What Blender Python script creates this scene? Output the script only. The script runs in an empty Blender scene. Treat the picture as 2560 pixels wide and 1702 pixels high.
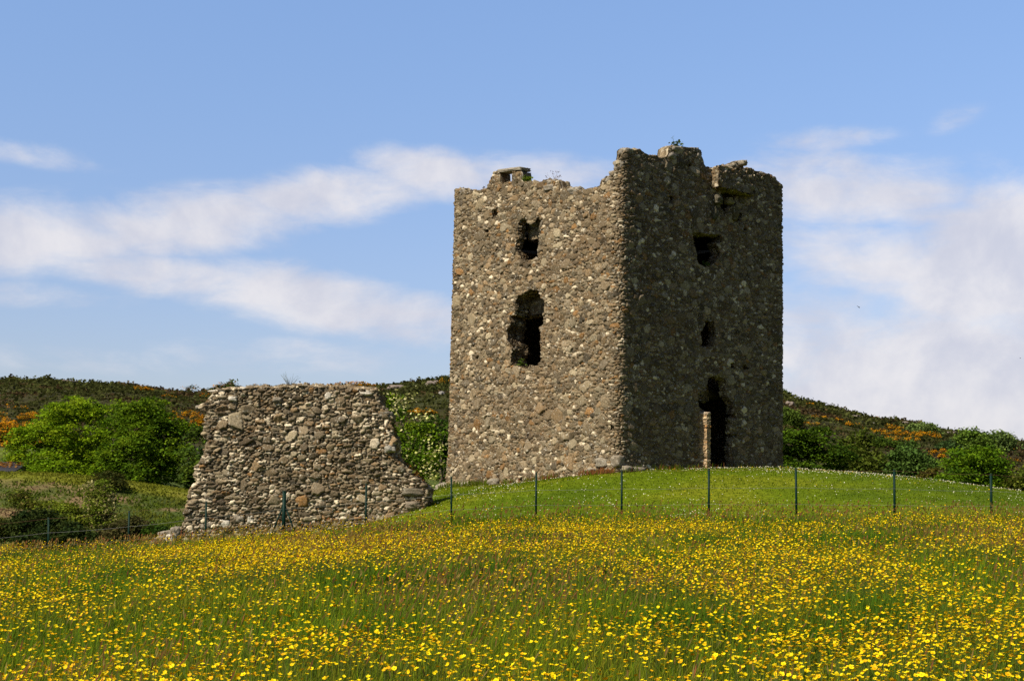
import bpy, bmesh, math, random
import numpy as np
from mathutils import Matrix, Vector, noise as mnoise
S = bpy.context.scene
COL = S.collection
rad = math.radians

# ------------------------------------------------------------------ camera
F = 3500.0                      # focal length in pixels of the 2560 px wide photograph
PIT = math.atan(404 / F); ROLL = 0.010
CAMP = np.array([0.0, 0.0, 1.7])
_r = np.array([1.0, 0, 0]); _u = np.array([0, -math.sin(PIT), math.cos(PIT)]); FW = np.array([0, math.cos(PIT), math.sin(PIT)])
CR_ = _r * math.cos(ROLL) + _u * math.sin(ROLL); CU_ = _u * math.cos(ROLL) - _r * math.sin(ROLL)
cd = bpy.data.cameras.new('camera'); cam = bpy.data.objects.new('camera', cd); COL.objects.link(cam)
cd.sensor_width = 36; cd.sensor_fit = 'HORIZONTAL'; cd.lens = 36 * F / 2560
cd.clip_start = 0.1; cd.clip_end = 6000
cam.matrix_world = Matrix(((CR_[0], CU_[0], -FW[0], CAMP[0]), (CR_[1], CU_[1], -FW[1], CAMP[1]), (CR_[2], CU_[2], -FW[2], CAMP[2]), (0, 0, 0, 1)))
S.camera = cam

def ray(px, py):
    return FW + CR_ * ((px - 1280) / F) + CU_ * ((851 - py) / F)
def at(px, py, Y):
    d = ray(px, py); return CAMP + d * (Y / d[1])
def on_plane(px, py, p0, n):
    d = ray(px, py); return CAMP + d * (np.dot(p0 - CAMP, n) / np.dot(d, n))
def proj(p):
    v = np.asarray(p) - CAMP
    z = v @ FW
    return 1280 + F * (v @ CR_) / z, 851 - F * (v @ CU_) / z

# ------------------------------------------------------------------ light, sky, exposure
SUN_EL, SUN_A = rad(47), rad(40.2)        # sun high on the left behind the camera, just grazing past the right face of the tower
SH = np.array([-math.cos(SUN_A), -math.sin(SUN_A)])
SUNDIR = np.array([SH[0] * math.cos(SUN_EL), SH[1] * math.cos(SUN_EL), math.sin(SUN_EL)])
sl = bpy.data.lights.new('sun', 'SUN'); sl.energy = 5.0; sl.angle = rad(0.53); sl.color = (1.0, 0.91, 0.77)
so = bpy.data.objects.new('sun', sl); COL.objects.link(so)
so.rotation_mode = 'QUATERNION'; so.rotation_quaternion = Vector(tuple(SUNDIR)).to_track_quat('Z', 'Y')
S.view_settings.view_transform = 'Standard'; S.view_settings.look = 'None'
S.view_settings.exposure = 0.5; S.view_settings.gamma = 1.0; S.view_settings.use_curve_mapping = False
S.render.engine = 'CYCLES'
S.cycles.max_bounces = 6; S.cycles.diffuse_bounces = 3; S.cycles.transmission_bounces = 3; S.cycles.transparent_max_bounces = 4
S.cycles.use_denoising = False

class NT:
    def __init__(s, tree): s.t = tree; s.n = tree.nodes; s.l = tree.links
    def node(s, typ, **kw):
        nd = s.n.new(typ)
        for k, v in kw.items(): setattr(nd, k, v)
        return nd
    def put(s, sock, v):
        if isinstance(v, bpy.types.NodeSocket): s.l.new(v, sock)
        elif isinstance(v, (tuple, list)) and len(v) == 3 and sock.type == 'RGBA': sock.default_value = (*v, 1)
        else: sock.default_value = v
    def math(s, op, a, b=0.0, c=0.0, clamp=False):
        nd = s.node('ShaderNodeMath', operation=op, use_clamp=clamp)
        s.put(nd.inputs[0], a); s.put(nd.inputs[1], b); s.put(nd.inputs[2], c); return nd.outputs[0]
    def mix(s, f, a, b, blend='MIX'):
        nd = s.node('ShaderNodeMix', data_type='RGBA', blend_type=blend)
        s.put(nd.inputs[0], f); s.put(nd.inputs[6], a); s.put(nd.inputs[7], b); return nd.outputs[2]
    def ramp(s, v, lo, hi, a=0.0, b=1.0, smooth=True):
        nd = s.node('ShaderNodeMapRange', interpolation_type='SMOOTHSTEP' if smooth else 'LINEAR')
        for i, x in enumerate((v, lo, hi, a, b)): s.put(nd.inputs[i], x)
        return nd.outputs[0]
    def noise(s, vec, scale, detail=4, rough=0.55, dist=0.0):
        nd = s.node('ShaderNodeTexNoise'); s.put(nd.inputs['Vector'], vec)
        nd.inputs['Scale'].default_value = scale; nd.inputs['Detail'].default_value = detail
        nd.inputs['Roughness'].default_value = rough; nd.inputs['Distortion'].default_value = dist
        return nd.outputs[0]

W = bpy.data.worlds.new('World'); S.world = W; W.use_nodes = True
w = NT(W.node_tree); w.n.clear()
sky = w.node('ShaderNodeTexSky', sky_type='NISHITA'); sky.sun_disc = False
sky.sun_elevation = SUN_EL; sky.sun_rotation = math.atan2(SH[0], SH[1])
sky.altitude = 100; sky.air_density = 1.0; sky.dust_density = 0.6; sky.ozone_density = 1.5
SKY_STR = 0.05
tc = w.node('ShaderNodeTexCoord'); sep = w.node('ShaderNodeSeparateXYZ'); w.l.new(tc.outputs['Generated'], sep.inputs[0])
az = w.math('ARCTAN2', sep.outputs[0], sep.outputs[1]); el = w.math('ARCSINE', sep.outputs[2])
cv = w.node('ShaderNodeCombineXYZ'); w.put(cv.inputs[0], az); w.put(cv.inputs[1], el); AE = cv.outputs[0]
def px_dir(px, py):
    d = ray(px, py); d = d / np.linalg.norm(d); return math.atan2(d[0], d[1]), math.asin(d[2])
def cloud_blob(px, py, rx, ry, rot, amp):
    a, e = px_dir(px, py)
    m = w.node('ShaderNodeMapping', vector_type='TEXTURE'); w.l.new(AE, m.inputs[0])
    m.inputs['Location'].default_value = (a, e, 0); m.inputs['Rotation'].default_value = (0, 0, rad(rot)); m.inputs['Scale'].default_value = (rx / F, ry / F, 1)
    ln = w.node('ShaderNodeVectorMath', operation='LENGTH'); w.l.new(m.outputs[0], ln.inputs[0])
    return w.ramp(ln.outputs['Value'], 0.15, 1.0, amp, 0.0)
CLOUDS = [(60, 590, 560, 150, 4, 1.15), (480, 560, 520, 130, 8, 1.1), (820, 490, 460, 110, 10, 1.05), (1060, 430, 330, 95, -10, 1.05), (1330, 440, 420, 90, 0, .75), (60, 382, 330, 50, -4, .40), (420, 690, 560, 85, -3, 1.0), (780, 745, 560, 120, -7, 1.15),
          (1040, 805, 330, 95, -4, .85), (2300, 1000, 800, 360, 12, 1.5), (2540, 660, 460, 330, 12, 1.4), (2160, 490, 560, 160, -8, .95), (2230, 640, 460, 170, -10, .9), (2020, 850, 380, 190, 0, 1.1),
          (2390, 295, 120, 50, 20, .27), (2060, 350, 260, 55, 0, .5), (700, 890, 520, 75, 0, .45), (100, 730, 400, 60, 0, .45), (200, 900, 500, 60, 0, .4)]
mask = None
for c in CLOUDS:
    b = cloud_blob(*c); mask = b if mask is None else w.math('MAXIMUM', mask, b)
mp = w.node('ShaderNodeMapping', vector_type='POINT'); w.l.new(AE, mp.inputs[0]); mp.inputs['Scale'].default_value = (1.0, 2.4, 1)
n1 = w.noise(mp.outputs[0], 12.0, 10, 0.62, 0.25); n2 = w.noise(mp.outputs[0], 3.0, 4, 0.5)
dens = w.math('ADD', mask, w.math('MULTIPLY', w.math('SUBTRACT', n1, 0.5), 2.1))
dens = w.math('MULTIPLY', w.ramp(dens, 0.05, 1.2), w.ramp(mask, 0.0, 0.3))
hz = w.ramp(el, 0.0, 0.36, 1.0, 0.0)
skyc = w.mix(1.0, sky.outputs[0], w.mix(hz, (0.92, 0.955, 1.05), (0.985, 0.905, 1.03)), 'MULTIPLY')
skyv = w.node('ShaderNodeVectorMath', operation='SCALE'); w.l.new(skyc, skyv.inputs[0]); # added boost brightens the sky in view; overhead and behind the camera stays dimmer
view_boost = w.math('MULTIPLY', w.ramp(w.math('ABSOLUTE', az), 0.45, 1.0, 1.0, 0.0), w.ramp(el, 0.42, 0.75, 1.0, 0.0))
w.put(skyv.inputs['Scale'], w.math('MULTIPLY_ADD', view_boost, w.ramp(el, 0.0, 0.38, .36, 1.66, False), 1.0))
CL = 1.0 / SKY_STR
n3 = w.noise(AE, 13.0, 8, .6, .2)
cl = w.mix(w.ramp(n3, .32, .68), tuple(CL * x for x in (.45, .455, .52)), tuple(CL * x for x in (.61, .59, .60)))
dens = w.math('MULTIPLY', dens, 0.88)
colr = w.mix(dens, skyv.outputs[0], cl)
bg = w.node('ShaderNodeBackground'); w.put(bg.inputs[0], colr); bg.inputs[1].default_value = SKY_STR
wo = w.node('ShaderNodeOutputWorld'); w.l.new(bg.outputs[0], wo.inputs[0])

# ------------------------------------------------------------------ helpers
def mesh_np(name, V, polys, col=None, mats=(), smooth=False, midx=None):
    """V (n,3); polys = list of (m,k) index arrays; col (n,3) -> point colour attribute 'col'"""
    me = bpy.data.meshes.new(name)
    V = np.ascontiguousarray(V, dtype=np.float32)
    polys = [np.asarray(p, dtype=np.int32) for p in polys if len(p)]
    me.vertices.add(len(V)); me.vertices.foreach_set('co', V.ravel())
    li = np.concatenate([p.ravel() for p in polys]); tot = np.concatenate([np.full(len(p), p.shape[1], np.int32) for p in polys])
    st = np.concatenate(([0], np.cumsum(tot)[:-1])).astype(np.int32)
    me.loops.add(len(li)); me.loops.foreach_set('vertex_index', li)
    me.polygons.add(len(tot)); me.polygons.foreach_set('loop_start', st)
    if smooth: me.polygons.foreach_set('use_smooth', np.ones(len(tot), bool))
    if midx is not None: me.polygons.foreach_set('material_index', np.asarray(midx, np.int32))
    for m in mats: me.materials.append(m)
    if col is not None:
        a = me.attributes.new('col', 'FLOAT_COLOR', 'POINT')
        c = np.ones((len(V), 4), np.float32); c[:, :3] = np.clip(col, 0, 1); a.data.foreach_set('color', c.ravel())
    me.update(calc_edges=True)
    return me
def setp(o, label=None, cat=None, group=None, kind=None):
    for k, v in (('label', label), ('category', cat), ('group', group), ('kind', kind)):
        if v: o[k] = v
    return o
def thing(name, base, label, cat, group=None):
    o = bpy.data.objects.new(name, None); COL.objects.link(o); o.location = tuple(base); o.empty_display_size = .2
    return setp(o, label, cat, group)
def part(name, me, parent, label=None):
    """mesh in world coordinates -> child of parent (its transform is a pure translation)"""
    o = bpy.data.objects.new(name, me); COL.objects.link(o); o.parent = parent
    off = np.array(parent.location)
    p = parent.parent
    while p: off = off + np.array(p.location); p = p.parent
    co = np.empty(len(me.vertices) * 3, np.float32); me.vertices.foreach_get('co', co)
    me.vertices.foreach_set('co', (co.reshape(-1, 3) - off).astype(np.float32).ravel()); me.update()
    if label: o['label'] = label
    return o
def top(name, me, base=(0, 0, 0), **kw):
    o = bpy.data.objects.new(name, me); COL.objects.link(o); base = np.array(base, float)
    if base.any():
        co = np.empty(len(me.vertices) * 3, np.float32); me.vertices.foreach_get('co', co)
        me.vertices.foreach_set('co', (co.reshape(-1, 3) - base).astype(np.float32).ravel()); me.update()
    o.location = tuple(base)
    return setp(o, **kw)
class MB:
    """gathers pieces of one part"""
    def __init__(s): s.V = []; s.P = {}; s.C = []; s.n = 0
    def add(s, V, polys, col=None):
        V = np.asarray(V, float).reshape(-1, 3)
        for p in polys:
            p = np.asarray(p, int)
            if len(p): s.P.setdefault(p.shape[1], []).append(p + s.n)
        s.V.append(V); s.n += len(V)
        c = np.asarray(col if col is not None else (.5, .5, .5), float)
        s.C.append(np.broadcast_to(c, (len(V), 3)))
    def mesh(s, name, mats, smooth=False):
        return mesh_np(name, np.concatenate(s.V), [np.concatenate(v) for v in s.P.values()], np.concatenate(s.C), mats, smooth)
def tube(P, R, k=6, cap=True):
    P = np.asarray(P, float); R = np.broadcast_to(np.asarray(R, float), (len(P),)); V = []; n = len(P)
    for i in range(n):
        t = P[min(i + 1, n - 1)] - P[max(i - 1, 0)]; t = t / (np.linalg.norm(t) + 1e-9)
        a = np.cross(t, (0, 0, 1.0)) if abs(t[2]) < .9 else np.cross(t, (1.0, 0, 0)); a /= np.linalg.norm(a); b = np.cross(t, a)
        for j in range(k):
            q = 2 * math.pi * j / k; V.append(P[i] + R[i] * (a * math.cos(q) + b * math.sin(q)))
    Q = [[i * k + j, i * k + (j + 1) % k, (i + 1) * k + (j + 1) % k, (i + 1) * k + j] for i in range(n - 1) for j in range(k)]
    pl = [np.array(Q)]
    if cap: pl += [np.array([list(range(k))[::-1]]), np.array([[(n - 1) * k + j for j in range(k)]])]
    return np.array(V), pl
def vnoise(x, y, seed=0, octs=3):
    """smooth value noise on arrays, -1..1"""
    x = np.asarray(x, float); y = np.asarray(y, float); out = 0; amp = 1; tot = 0
    for o in range(octs):
        xi = np.floor(x).astype(np.int64); yi = np.floor(y).astype(np.int64); fx = x - xi; fy = y - yi
        fx = fx * fx * (3 - 2 * fx); fy = fy * fy * (3 - 2 * fy)
        def h(a, b):
            v = (a * 374761393 + b * 668265263 + (seed + o * 17) * 974634777) & 0x7fffffff
            v = ((v ^ (v >> 13)) * 1274126177) & 0x7fffffff
            return ((v ^ (v >> 16)) & 0xffff) / 32767.5 - 1
        out = out + amp * ((h(xi, yi) * (1 - fx) + h(xi + 1, yi) * fx) * (1 - fy) + (h(xi, yi + 1) * (1 - fx) + h(xi + 1, yi + 1) * fx) * fy)
        tot += amp; amp *= .5; x = x * 2.03 + 5.1; y = y * 2.03 + 3.7
    return out / tot
def smooth(a, b, x):
    t = np.clip((np.asarray(x, float) - a) / (b - a), 0, 1); return t * t * (3 - 2 * t)

# ------------------------------------------------------------------ materials
def newmat(name):
    m = bpy.data.materials.new(name); m.use_nodes = True; t = NT(m.node_tree); t.n.clear()
    return m, t
def finish(t, sh, disp=None):
    o = t.node('ShaderNodeOutputMaterial'); t.l.new(sh, o.inputs[0])
def bsdf(t, col, rough=.9, spec=.2, normal=None):
    b = t.node('ShaderNodeBsdfPrincipled'); t.put(b.inputs['Base Color'], col); t.put(b.inputs['Roughness'], rough)
    b.inputs['Specular IOR Level'].default_value = spec
    if normal is not None: t.l.new(normal, b.inputs['Normal'])
    return b.outputs[0]
def attr(t): return t.node('ShaderNodeAttribute', attribute_name='col').outputs['Color']
def objco(t): return t.node('ShaderNodeTexCoord').outputs['Object']
def bump(t, h, strength=.5, dist=.02):
    b = t.node('ShaderNodeBump'); b.inputs['Strength'].default_value = strength; b.inputs['Distance'].default_value = dist
    t.put(b.inputs['Height'], h); return b.outputs[0]
def stone_material(name, lich=0.5, gain=1.0):
    m, t = newmat(name); v = objco(t); c = attr(t)
    f = t.ramp(t.noise(v, 24, 6, .7), .3, .72, .38, 1.6, False)
    cc = t.node('ShaderNodeVectorMath', operation='SCALE'); t.l.new(c, cc.inputs[0]); t.put(cc.inputs['Scale'], t.math('MULTIPLY', f, gain)); c = cc.outputs[0]
    big = t.noise(v, .55, 3, .5)
    c = t.mix(t.ramp(big, .48, .68, 0, .32), c, (.13, .085, .045))
    l1 = t.ramp(t.noise(v, 10.5, 5, .75), .595, .645, 0, lich)
    c = t.mix(l1, c, (.56 * gain, .53 * gain, .44 * gain))
    l1b = t.ramp(t.noise(v, 21.0, 4, .7), .60, .66, 0, lich * .8)
    c = t.mix(l1b, c, (.50 * gain, .475 * gain, .40 * gain))
    l2 = t.ramp(t.noise(v, 5.0, 5, .7, .4), .655, .70, 0, .75)
    c = t.mix(l2, c, (.022, .02, .014))
    l3 = t.ramp(t.noise(v, 3.1, 4, .7), .67, .74, 0, .5)
    c = t.mix(l3, c, (.17, .13, .03))
    nb = bump(t, t.noise(v, 45, 5, .7), .7, .02)
    finish(t, bsdf(t, c, .95, .08, nb)); return m
M_STONE = stone_material('tower_stone', .72)
M_RUIN = stone_material('ruin_stone', .65, 1.05)
def leaf_material(name, trans=.35, rough=.6, spec=.15):
    m, t = newmat(name); c = attr(t)
    g = t.node('ShaderNodeHueSaturation'); t.l.new(c, g.inputs['Color']); g.inputs['Hue'].default_value = .49; g.inputs['Value'].default_value = 1.25
    tr = t.node('ShaderNodeBsdfTranslucent'); t.l.new(g.outputs[0], tr.inputs[0])
    mx = t.node('ShaderNodeMixShader'); mx.inputs[0].default_value = trans
    t.l.new(bsdf(t, c, rough, spec), mx.inputs[1]); t.l.new(tr.outputs[0], mx.inputs[2]); finish(t, mx.outputs[0]); return m
M_LEAF = leaf_material('leaves', .27, .7, .03); M_GRASS = leaf_material('grass_blades', .42, .7, .03)
M_PETAL = leaf_material('petals', .18, .5, .08); M_BLOSSOM = leaf_material('blossom', .25, .7, .1)
def attr_mat(name, rough=.9, spec=.1, nscale=None, namt=.4):
    m, t = newmat(name); c = attr(t); nb = None
    if nscale:
        n = t.noise(objco(t), nscale, 6, .65); c2 = t.node('ShaderNodeVectorMath', operation='SCALE')
        t.l.new(c, c2.inputs[0]); t.put(c2.inputs['Scale'], t.ramp(n, .3, .7, 1 - namt, 1 + namt, False)); c = c2.outputs[0]
        nb = bump(t, n, .6, .05)
    finish(t, bsdf(t, c, rough, spec, nb)); return m
M_GROUND = attr_mat('ground_soil', .95, .05, 5.0, .45); M_HILL = attr_mat('heath_ground', .95, .05, .35, .55)
M_BARK = attr_mat('bark', .95, .1, 9.0, .4); M_ROCK = attr_mat('rock', .95, .1, 3.0, .4)
def plain(name, col, rough=.5, spec=.4, metal=0.0):
    m, t = newmat(name); n = t.noise(objco(t), 18, 4, .6)
    c = t.mix(t.ramp(n, .35, .7, 0, .5), col, tuple(x * .6 for x in col)); s = bsdf(t, c, rough, spec); finish(t, s)
    for nd in t.n:
        if nd.type == 'BSDF_PRINCIPLED': nd.inputs['Metallic'].default_value = metal
    return m
M_POST = plain('green_paint', (.002, .020, .013), .55, .12)
M_WIRE = plain('galvanised_wire', (.20, .20, .18), .6, .3, .2); M_RUST = plain('rusty_wire', (.12, .06, .035), .8, .2)
M_SLATE = plain('slate', (.12, .115, .13), .7, .3); M_HARL = plain('whitewash', (.5, .47, .42), .9, .1)
M_FEATHER = plain('feathers', (.02, .02, .025), .7, .2)

# ------------------------------------------------------------------ tower plan (needed for the ground)
TH = rad(48.26); Y0 = 42.0; SIDE = 8.174
C0 = np.array([(1549 - 1280) / F * Y0, Y0]); C0[0] = at(1543, 1175, Y0)[0]
DL = np.array([-math.cos(TH), math.sin(TH)]); DR = np.array([math.sin(TH), math.cos(TH)])
CLc = C0 + SIDE * DL; CRc = C0 + SIDE * DR; CBc = CLc + SIDE * DR
NL = np.array([-math.sin(TH), -math.cos(TH), 0]); NR = np.array([math.cos(TH), -math.sin(TH), 0])

# ------------------------------------------------------------------ ground (thin-plate surface through known points)
CP = []
def cp(px, py, Y, dz=0.0): p = at(px, py, Y); CP.append((p[0], p[1], p[2] + dz))
for x in (-30, -12, 0, 12, 30): CP.append((x, -6, -.05 + .006 * x))
for x in (-9, 0, 9): CP.append((x, 4, .17 + .010 * x))
for px, tops in ((100, (1540, 1442, 1402, 1390)), (600, (1524, 1412, 1368, 1350)), (1280, (1513, 1388, 1338, 1315)), (2000, (1507, 1380, 1324, 1302)), (2560, (1505, 1373, 1316, 1294))):
    for Y, py in zip((12, 18, 25, 30), tops): cp(px, py, Y, -.42)
POSTS = [(-480, 1420, 1345, 37.4), (-280, 1410, 1330, 37.1), (-80, 1395, 1312, 36.9), (123, 1373, 1293, 36.6), (322, 1362, 1276, 36.2), (515, 1342, 1252, 35.9), (709, 1332, 1228, 35.6), (915, 1318, 1209, 35.3), (1129, 1295, 1191, 35.0),
         (1340, 1282, 1180, 34.7), (1554, 1285, 1174, 34.5), (1772, 1282, 1171, 34.3), (1991, 1287, 1169, 34.1), (2236, 1284, 1173, 33.8), (2478, 1284, 1183, 33.5), (2730, 1290, 1196, 33.2), (2990, 1302, 1205, 32.9), (3250, 1318, 1220, 32.6)]
for (px, pb, pt, Y) in POSTS: cp(px, pb, Y, -.24 if px > 600 else -.3)
cp(1340, 1240, 38, -.03); cp(1560, 1225, 38.5, -.03); cp(1800, 1225, 38.5, -.03); cp(2100, 1232, 38.3, -.03); cp(2450, 1250, 38, -.03); cp(2800, 1275, 38, -.03)
cp(1100, 1262, 38.5, -.03)
cp(1549, 1180, 42); cp(1350, 1203, 44.6); cp(1123, 1218, 47.5); cp(1750, 1173, 44.0); cp(1957, 1172, 43.5); cp(2100, 1181, 43.2); cp(2240, 1192, 43); cp(2400, 1209, 43); cp(2560, 1230, 43); cp(2760, 1262, 43)
for px, z in ((1750, 2.65), (2000, 2.5), (2300, 1.9), (2600, 1.3)): p = at(px, 1200, 51); CP.append((p[0], 51, z))
for px, z in ((1400, 2.4), (1900, 1.3), (2300, .6), (2650, .2)): p = at(px, 1200, 62); CP.append((p[0], 62, z))
cp(1075, 1264, 39.2, -.02); cp(900, 1305, 39.2, -.1); cp(650, 1335, 39.4, -.2); cp(430, 1352, 39.6, -.25); cp(300, 1372, 39.8, -.5)
for px, z in ((-150, -1.1), (100, -.95), (250, -.6)): p = at(px, 1300, 43.5); CP.append((p[0], 43.5, z))
cp(-100, 1340, 50); cp(100, 1338, 50); cp(300, 1325, 50); cp(440, 1318, 48); cp(620, 1300, 48, -.2)
cp(-150, 1188, 58); cp(0, 1186, 58); cp(150, 1191, 58); cp(300, 1208, 58); cp(420, 1230, 57.5); cp(480, 1248, 57); cp(650, 1275, 57); cp(900, 1265, 56); cp(1050, 1240, 53)
for px, z in ((-200, 2.1), (100, 1.9), (400, 1.2), (800, 1.2)): p = at(px, 1200, 72); CP.append((p[0], 72, z))
E0 = lambda a: np.interp(a, [-.5, -.2, -.05, .1, .4], [.030, .029, .026, .008, .002])
for a in (-.6, -.4, -.2, 0, .2, .4, .6): CP.append((a * 97, 97, 1.7 + E0(a) * 97 - .15)); CP.append((a * 120, 120, 1.7 + E0(a) * 100 - 2.0))
CP = np.array(CP)
def tps_fit(C):
    n = len(C); d = np.hypot(C[:, None, 0] - C[None, :, 0], C[:, None, 1] - C[None, :, 1])
    K = np.where(d > 0, d * d * np.log(d + 1e-12), 0) + np.eye(n) * .6
    Pm = np.c_[np.ones(n), C[:, :2]]; A = np.zeros((n + 3, n + 3)); A[:n, :n] = K; A[:n, n:] = Pm; A[n:, :n] = Pm.T
    return np.linalg.solve(A, np.r_[C[:, 2], 0, 0, 0])
TW = tps_fit(CP)
def gz0(x, y):
    x = np.asarray(x, float); y = np.asarray(y, float); sh = np.broadcast(x, y).shape
    xf = np.clip(np.broadcast_to(x, sh).ravel(), -55, 55); yf = np.clip(np.broadcast_to(y, sh).ravel(), -6, 118); out = np.empty(len(xf))
    for i in range(0, len(xf), 40000):
        X = xf[i:i + 40000]; Yv = yf[i:i + 40000]; d = (X[:, None] - CP[None, :, 0]) ** 2 + (Yv[:, None] - CP[None, :, 1]) ** 2
        out[i:i + 40000] = (.5 * d * np.log(d + 1e-12)) @ TW[:-3] + TW[-3] + TW[-2] * X + TW[-1] * Yv
    return out.reshape(sh)
_gx = np.linspace(-60, 60, 481); _gy = np.linspace(-8, 122, 521); _G = gz0(_gx[None, :], _gy[:, None])
def gz(x, y):
    fx = np.clip((np.asarray(x, float) + 60) / .25, 0, 479.999); fy = np.clip((np.asarray(y, float) + 8) / .25, 0, 519.999)
    i = fx.astype(int); j = fy.astype(int); fx = fx - i; fy = fy - j
    z = (_G[j, i] * (1 - fx) + _G[j, i + 1] * fx) * (1 - fy) + (_G[j + 1, i] * (1 - fx) + _G[j + 1, i + 1] * fx) * fy
    return z + .03 * vnoise(np.asarray(x) * .9, np.asarray(y) * .9, 4)
PX_ = [at(p[0], p[1], p[3])[0] for p in POSTS]; PY_ = [p[3] for p in POSTS]
def fence_y(x): return np.interp(x, PX_, PY_)
def build_ground():
    def axis(a, b, st, lo, hi):
        c = list(np.arange(a, b + 1e-6, st)); s = st
        while c[-1] < hi: s *= 1.35; c.append(c[-1] + s)
        s = st
        while c[0] > lo: s *= 1.35; c.insert(0, c[0] - s)
        return np.array(c)
    xs = axis(-40, 42, .4, -3000, 3000); ys = axis(-6, 118, .4, -600, 4000)
    X, Y = np.meshgrid(xs, ys); Z = gz(X, Y)
    far = smooth(0, 1, np.maximum(np.abs(X) / 60 - 1, (Y - 118) / 60)); far = np.maximum(far, smooth(0, 60, -6 - Y)); Z = Z * (1 - far) + far * (-2.0)
    bankz = smooth(44, 47, Y) * smooth(66, 60, Y) * smooth(-2, -6, X)
    bp = vnoise(X * .8, Y * .8, 9, 4)
    Z = Z + bankz * (.10 * vnoise(X * 1.3, Y * 1.3, 12, 3))
    meadow = smooth(.3, -.6, Y - fence_y(X))
    lawn = (1 - meadow) * smooth(-8.5, -7.5, X)
    c = np.empty(X.shape + (3,))
    c[:] = (.055, .075, .016)
    mix = lambda m, col: c.__setitem__(Ellipsis, c * (1 - m[..., None]) + np.array(col) * m[..., None])
    mix(meadow, (.040, .052, .012)); mix(lawn * smooth(75, 60, Y), (.085, .12, .004))
    ln = vnoise(X * .5, Y * .5, 21, 4); mix(lawn * smooth(.05, .5, ln) * .7, (.14, .15, .008)); mix(lawn * smooth(.05, .5, -ln) * .7, (.05, .085, .004))
    mix(bankz * smooth(.0, .4, bp), (.17, .115, .06)); mix(bankz * smooth(.1, .5, -bp), (.045, .06, .014))
    rim = smooth(55.5, 57.5, Y) * smooth(62, 59, Y) * smooth(-6, -9, X); mix(rim * .8, (.16, .165, .014))
    # trodden reddish earth along the foot of the tower
    foot = smooth(.9, .15, np.abs((X - C0[0]) * NL[0] + (Y - C0[1]) * NL[1])) * smooth(-1, .2, (X - C0[0]) * DL[0] + (Y - C0[1]) * DL[1]) * (Y > 40) * (Y < 49); mix(foot * .55 * smooth(-.2, .3, vnoise(X * 1.5, Y * 1.5, 3)), (.17, .085, .03))
    ny, nx = X.shape; I = np.arange(ny * nx).reshape(ny, nx)
    q = np.stack([I[:-1, :-1], I[:-1, 1:], I[1:, 1:], I[1:, :-1]], -1).reshape(-1, 4)
    me = mesh_np('ground', np.stack([X, Y, Z], -1).reshape(-1, 3), [q], c.reshape(-1, 3), [M_GROUND], True)
    top('ground', me, kind='structure')
build_ground()

# ------------------------------------------------------------------ hill
RIDGE = [(-900, 1010), (-400, 965), (0, 951), (28, 945), (57, 951), (119, 947), (147, 953), (209, 957), (261, 960), (332, 964), (380, 971), (439, 980), (494, 983), (540, 974), (600, 972), (692, 970), (808, 968), (910, 966), (971, 966), (1046, 955), (1114, 944), (1300, 925),
         (1550, 930), (1800, 955), (1957, 984), (1993, 998), (2046, 1008), (2113, 1026), (2181, 1045), (2231, 1050), (2276, 1057), (2349, 1075), (2405, 1081), (2560, 1106), (2900, 1150), (3500, 1200)]
_ra = []; _re = []
for (px, py) in RIDGE: d = ray(px, py); _ra.append(d[0] / d[1]); _re.append(d[2] / d[1])
RID_Y = 360.0
def hill_z(a, Y):
    e = np.interp(a, _ra, _re); e0 = E0(a); t = np.clip((Y - 96) / (RID_Y - 96), 0, 1)
    Ee = e0 + (e - e0) * (.35 * t + .65 * t * (2 - t))
    z = 1.7 + Ee * Y + (1.2 * vnoise(a * Y * .03, Y * .03, 31, 4) + .5 * vnoise(a * Y * .15, Y * .15, 37, 2)) * smooth(96, 140, Y) * smooth(RID_Y + 5, RID_Y - 60, Y)
    z = z - np.clip(Y - RID_Y, 0, None) * .22
    return np.where(Y < 96, z - (96 - Y) * .8, z)
def build_hill():
    a = np.linspace(-.95, .95, 620); Y = np.r_[90, np.linspace(95, RID_Y + 4, 170), np.linspace(RID_Y + 20, 700, 12)]
    A, YY = np.meshgrid(a, Y); Z = hill_z(A, YY); X = A * YY
    n = vnoise(X * .045, YY * .045, 40, 4); n2 = vnoise(X * .012, YY * .02, 44, 3)
    c = np.empty(X.shape + (3,)); c[:] = (.036, .034, .012)
    def mix(m, col): c[:] = c * (1 - m[..., None]) + np.array(col) * m[..., None]
    mix(smooth(0, .4, n) * .8, (.040, .028, .014)); mix(smooth(.1, .5, -n) * .7, (.022, .034, .010)); mix(smooth(0, .5, n2) * smooth(-.2, .4, -n) * .5, (.05, .05, .015))
    E = (Z - 1.7) / YY
    fld = smooth(.036, .0335, E) * smooth(-.30, -.33, A); mix(fld, (.10, .125, .02))
    ny, nx = X.shape; I = np.arange(ny * nx).reshape(ny, nx)
    q = np.stack([I[:-1, :-1], I[:-1, 1:], I[1:, 1:], I[1:, :-1]], -1).reshape(-1, 4)
    top('hill', mesh_np('hill', np.stack([X, YY, Z], -1).reshape(-1, 3), [q], c.reshape(-1, 3), [M_HILL], True), kind='structure')
build_hill()
_hy = np.linspace(97, RID_Y, 400)
def on_hill(px, py):
    d = ray(px, py); a = d[0] / d[1]; e = d[2] / d[1]; z = hill_z(np.full(400, a), _hy); k = np.nonzero((z - 1.7) / _hy >= e)[0]
    Y = _hy[k[0]] if len(k) else RID_Y - 2
    return np.array([a * Y, Y, float(hill_z(np.array([a]), np.array([Y]))[0])])

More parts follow.
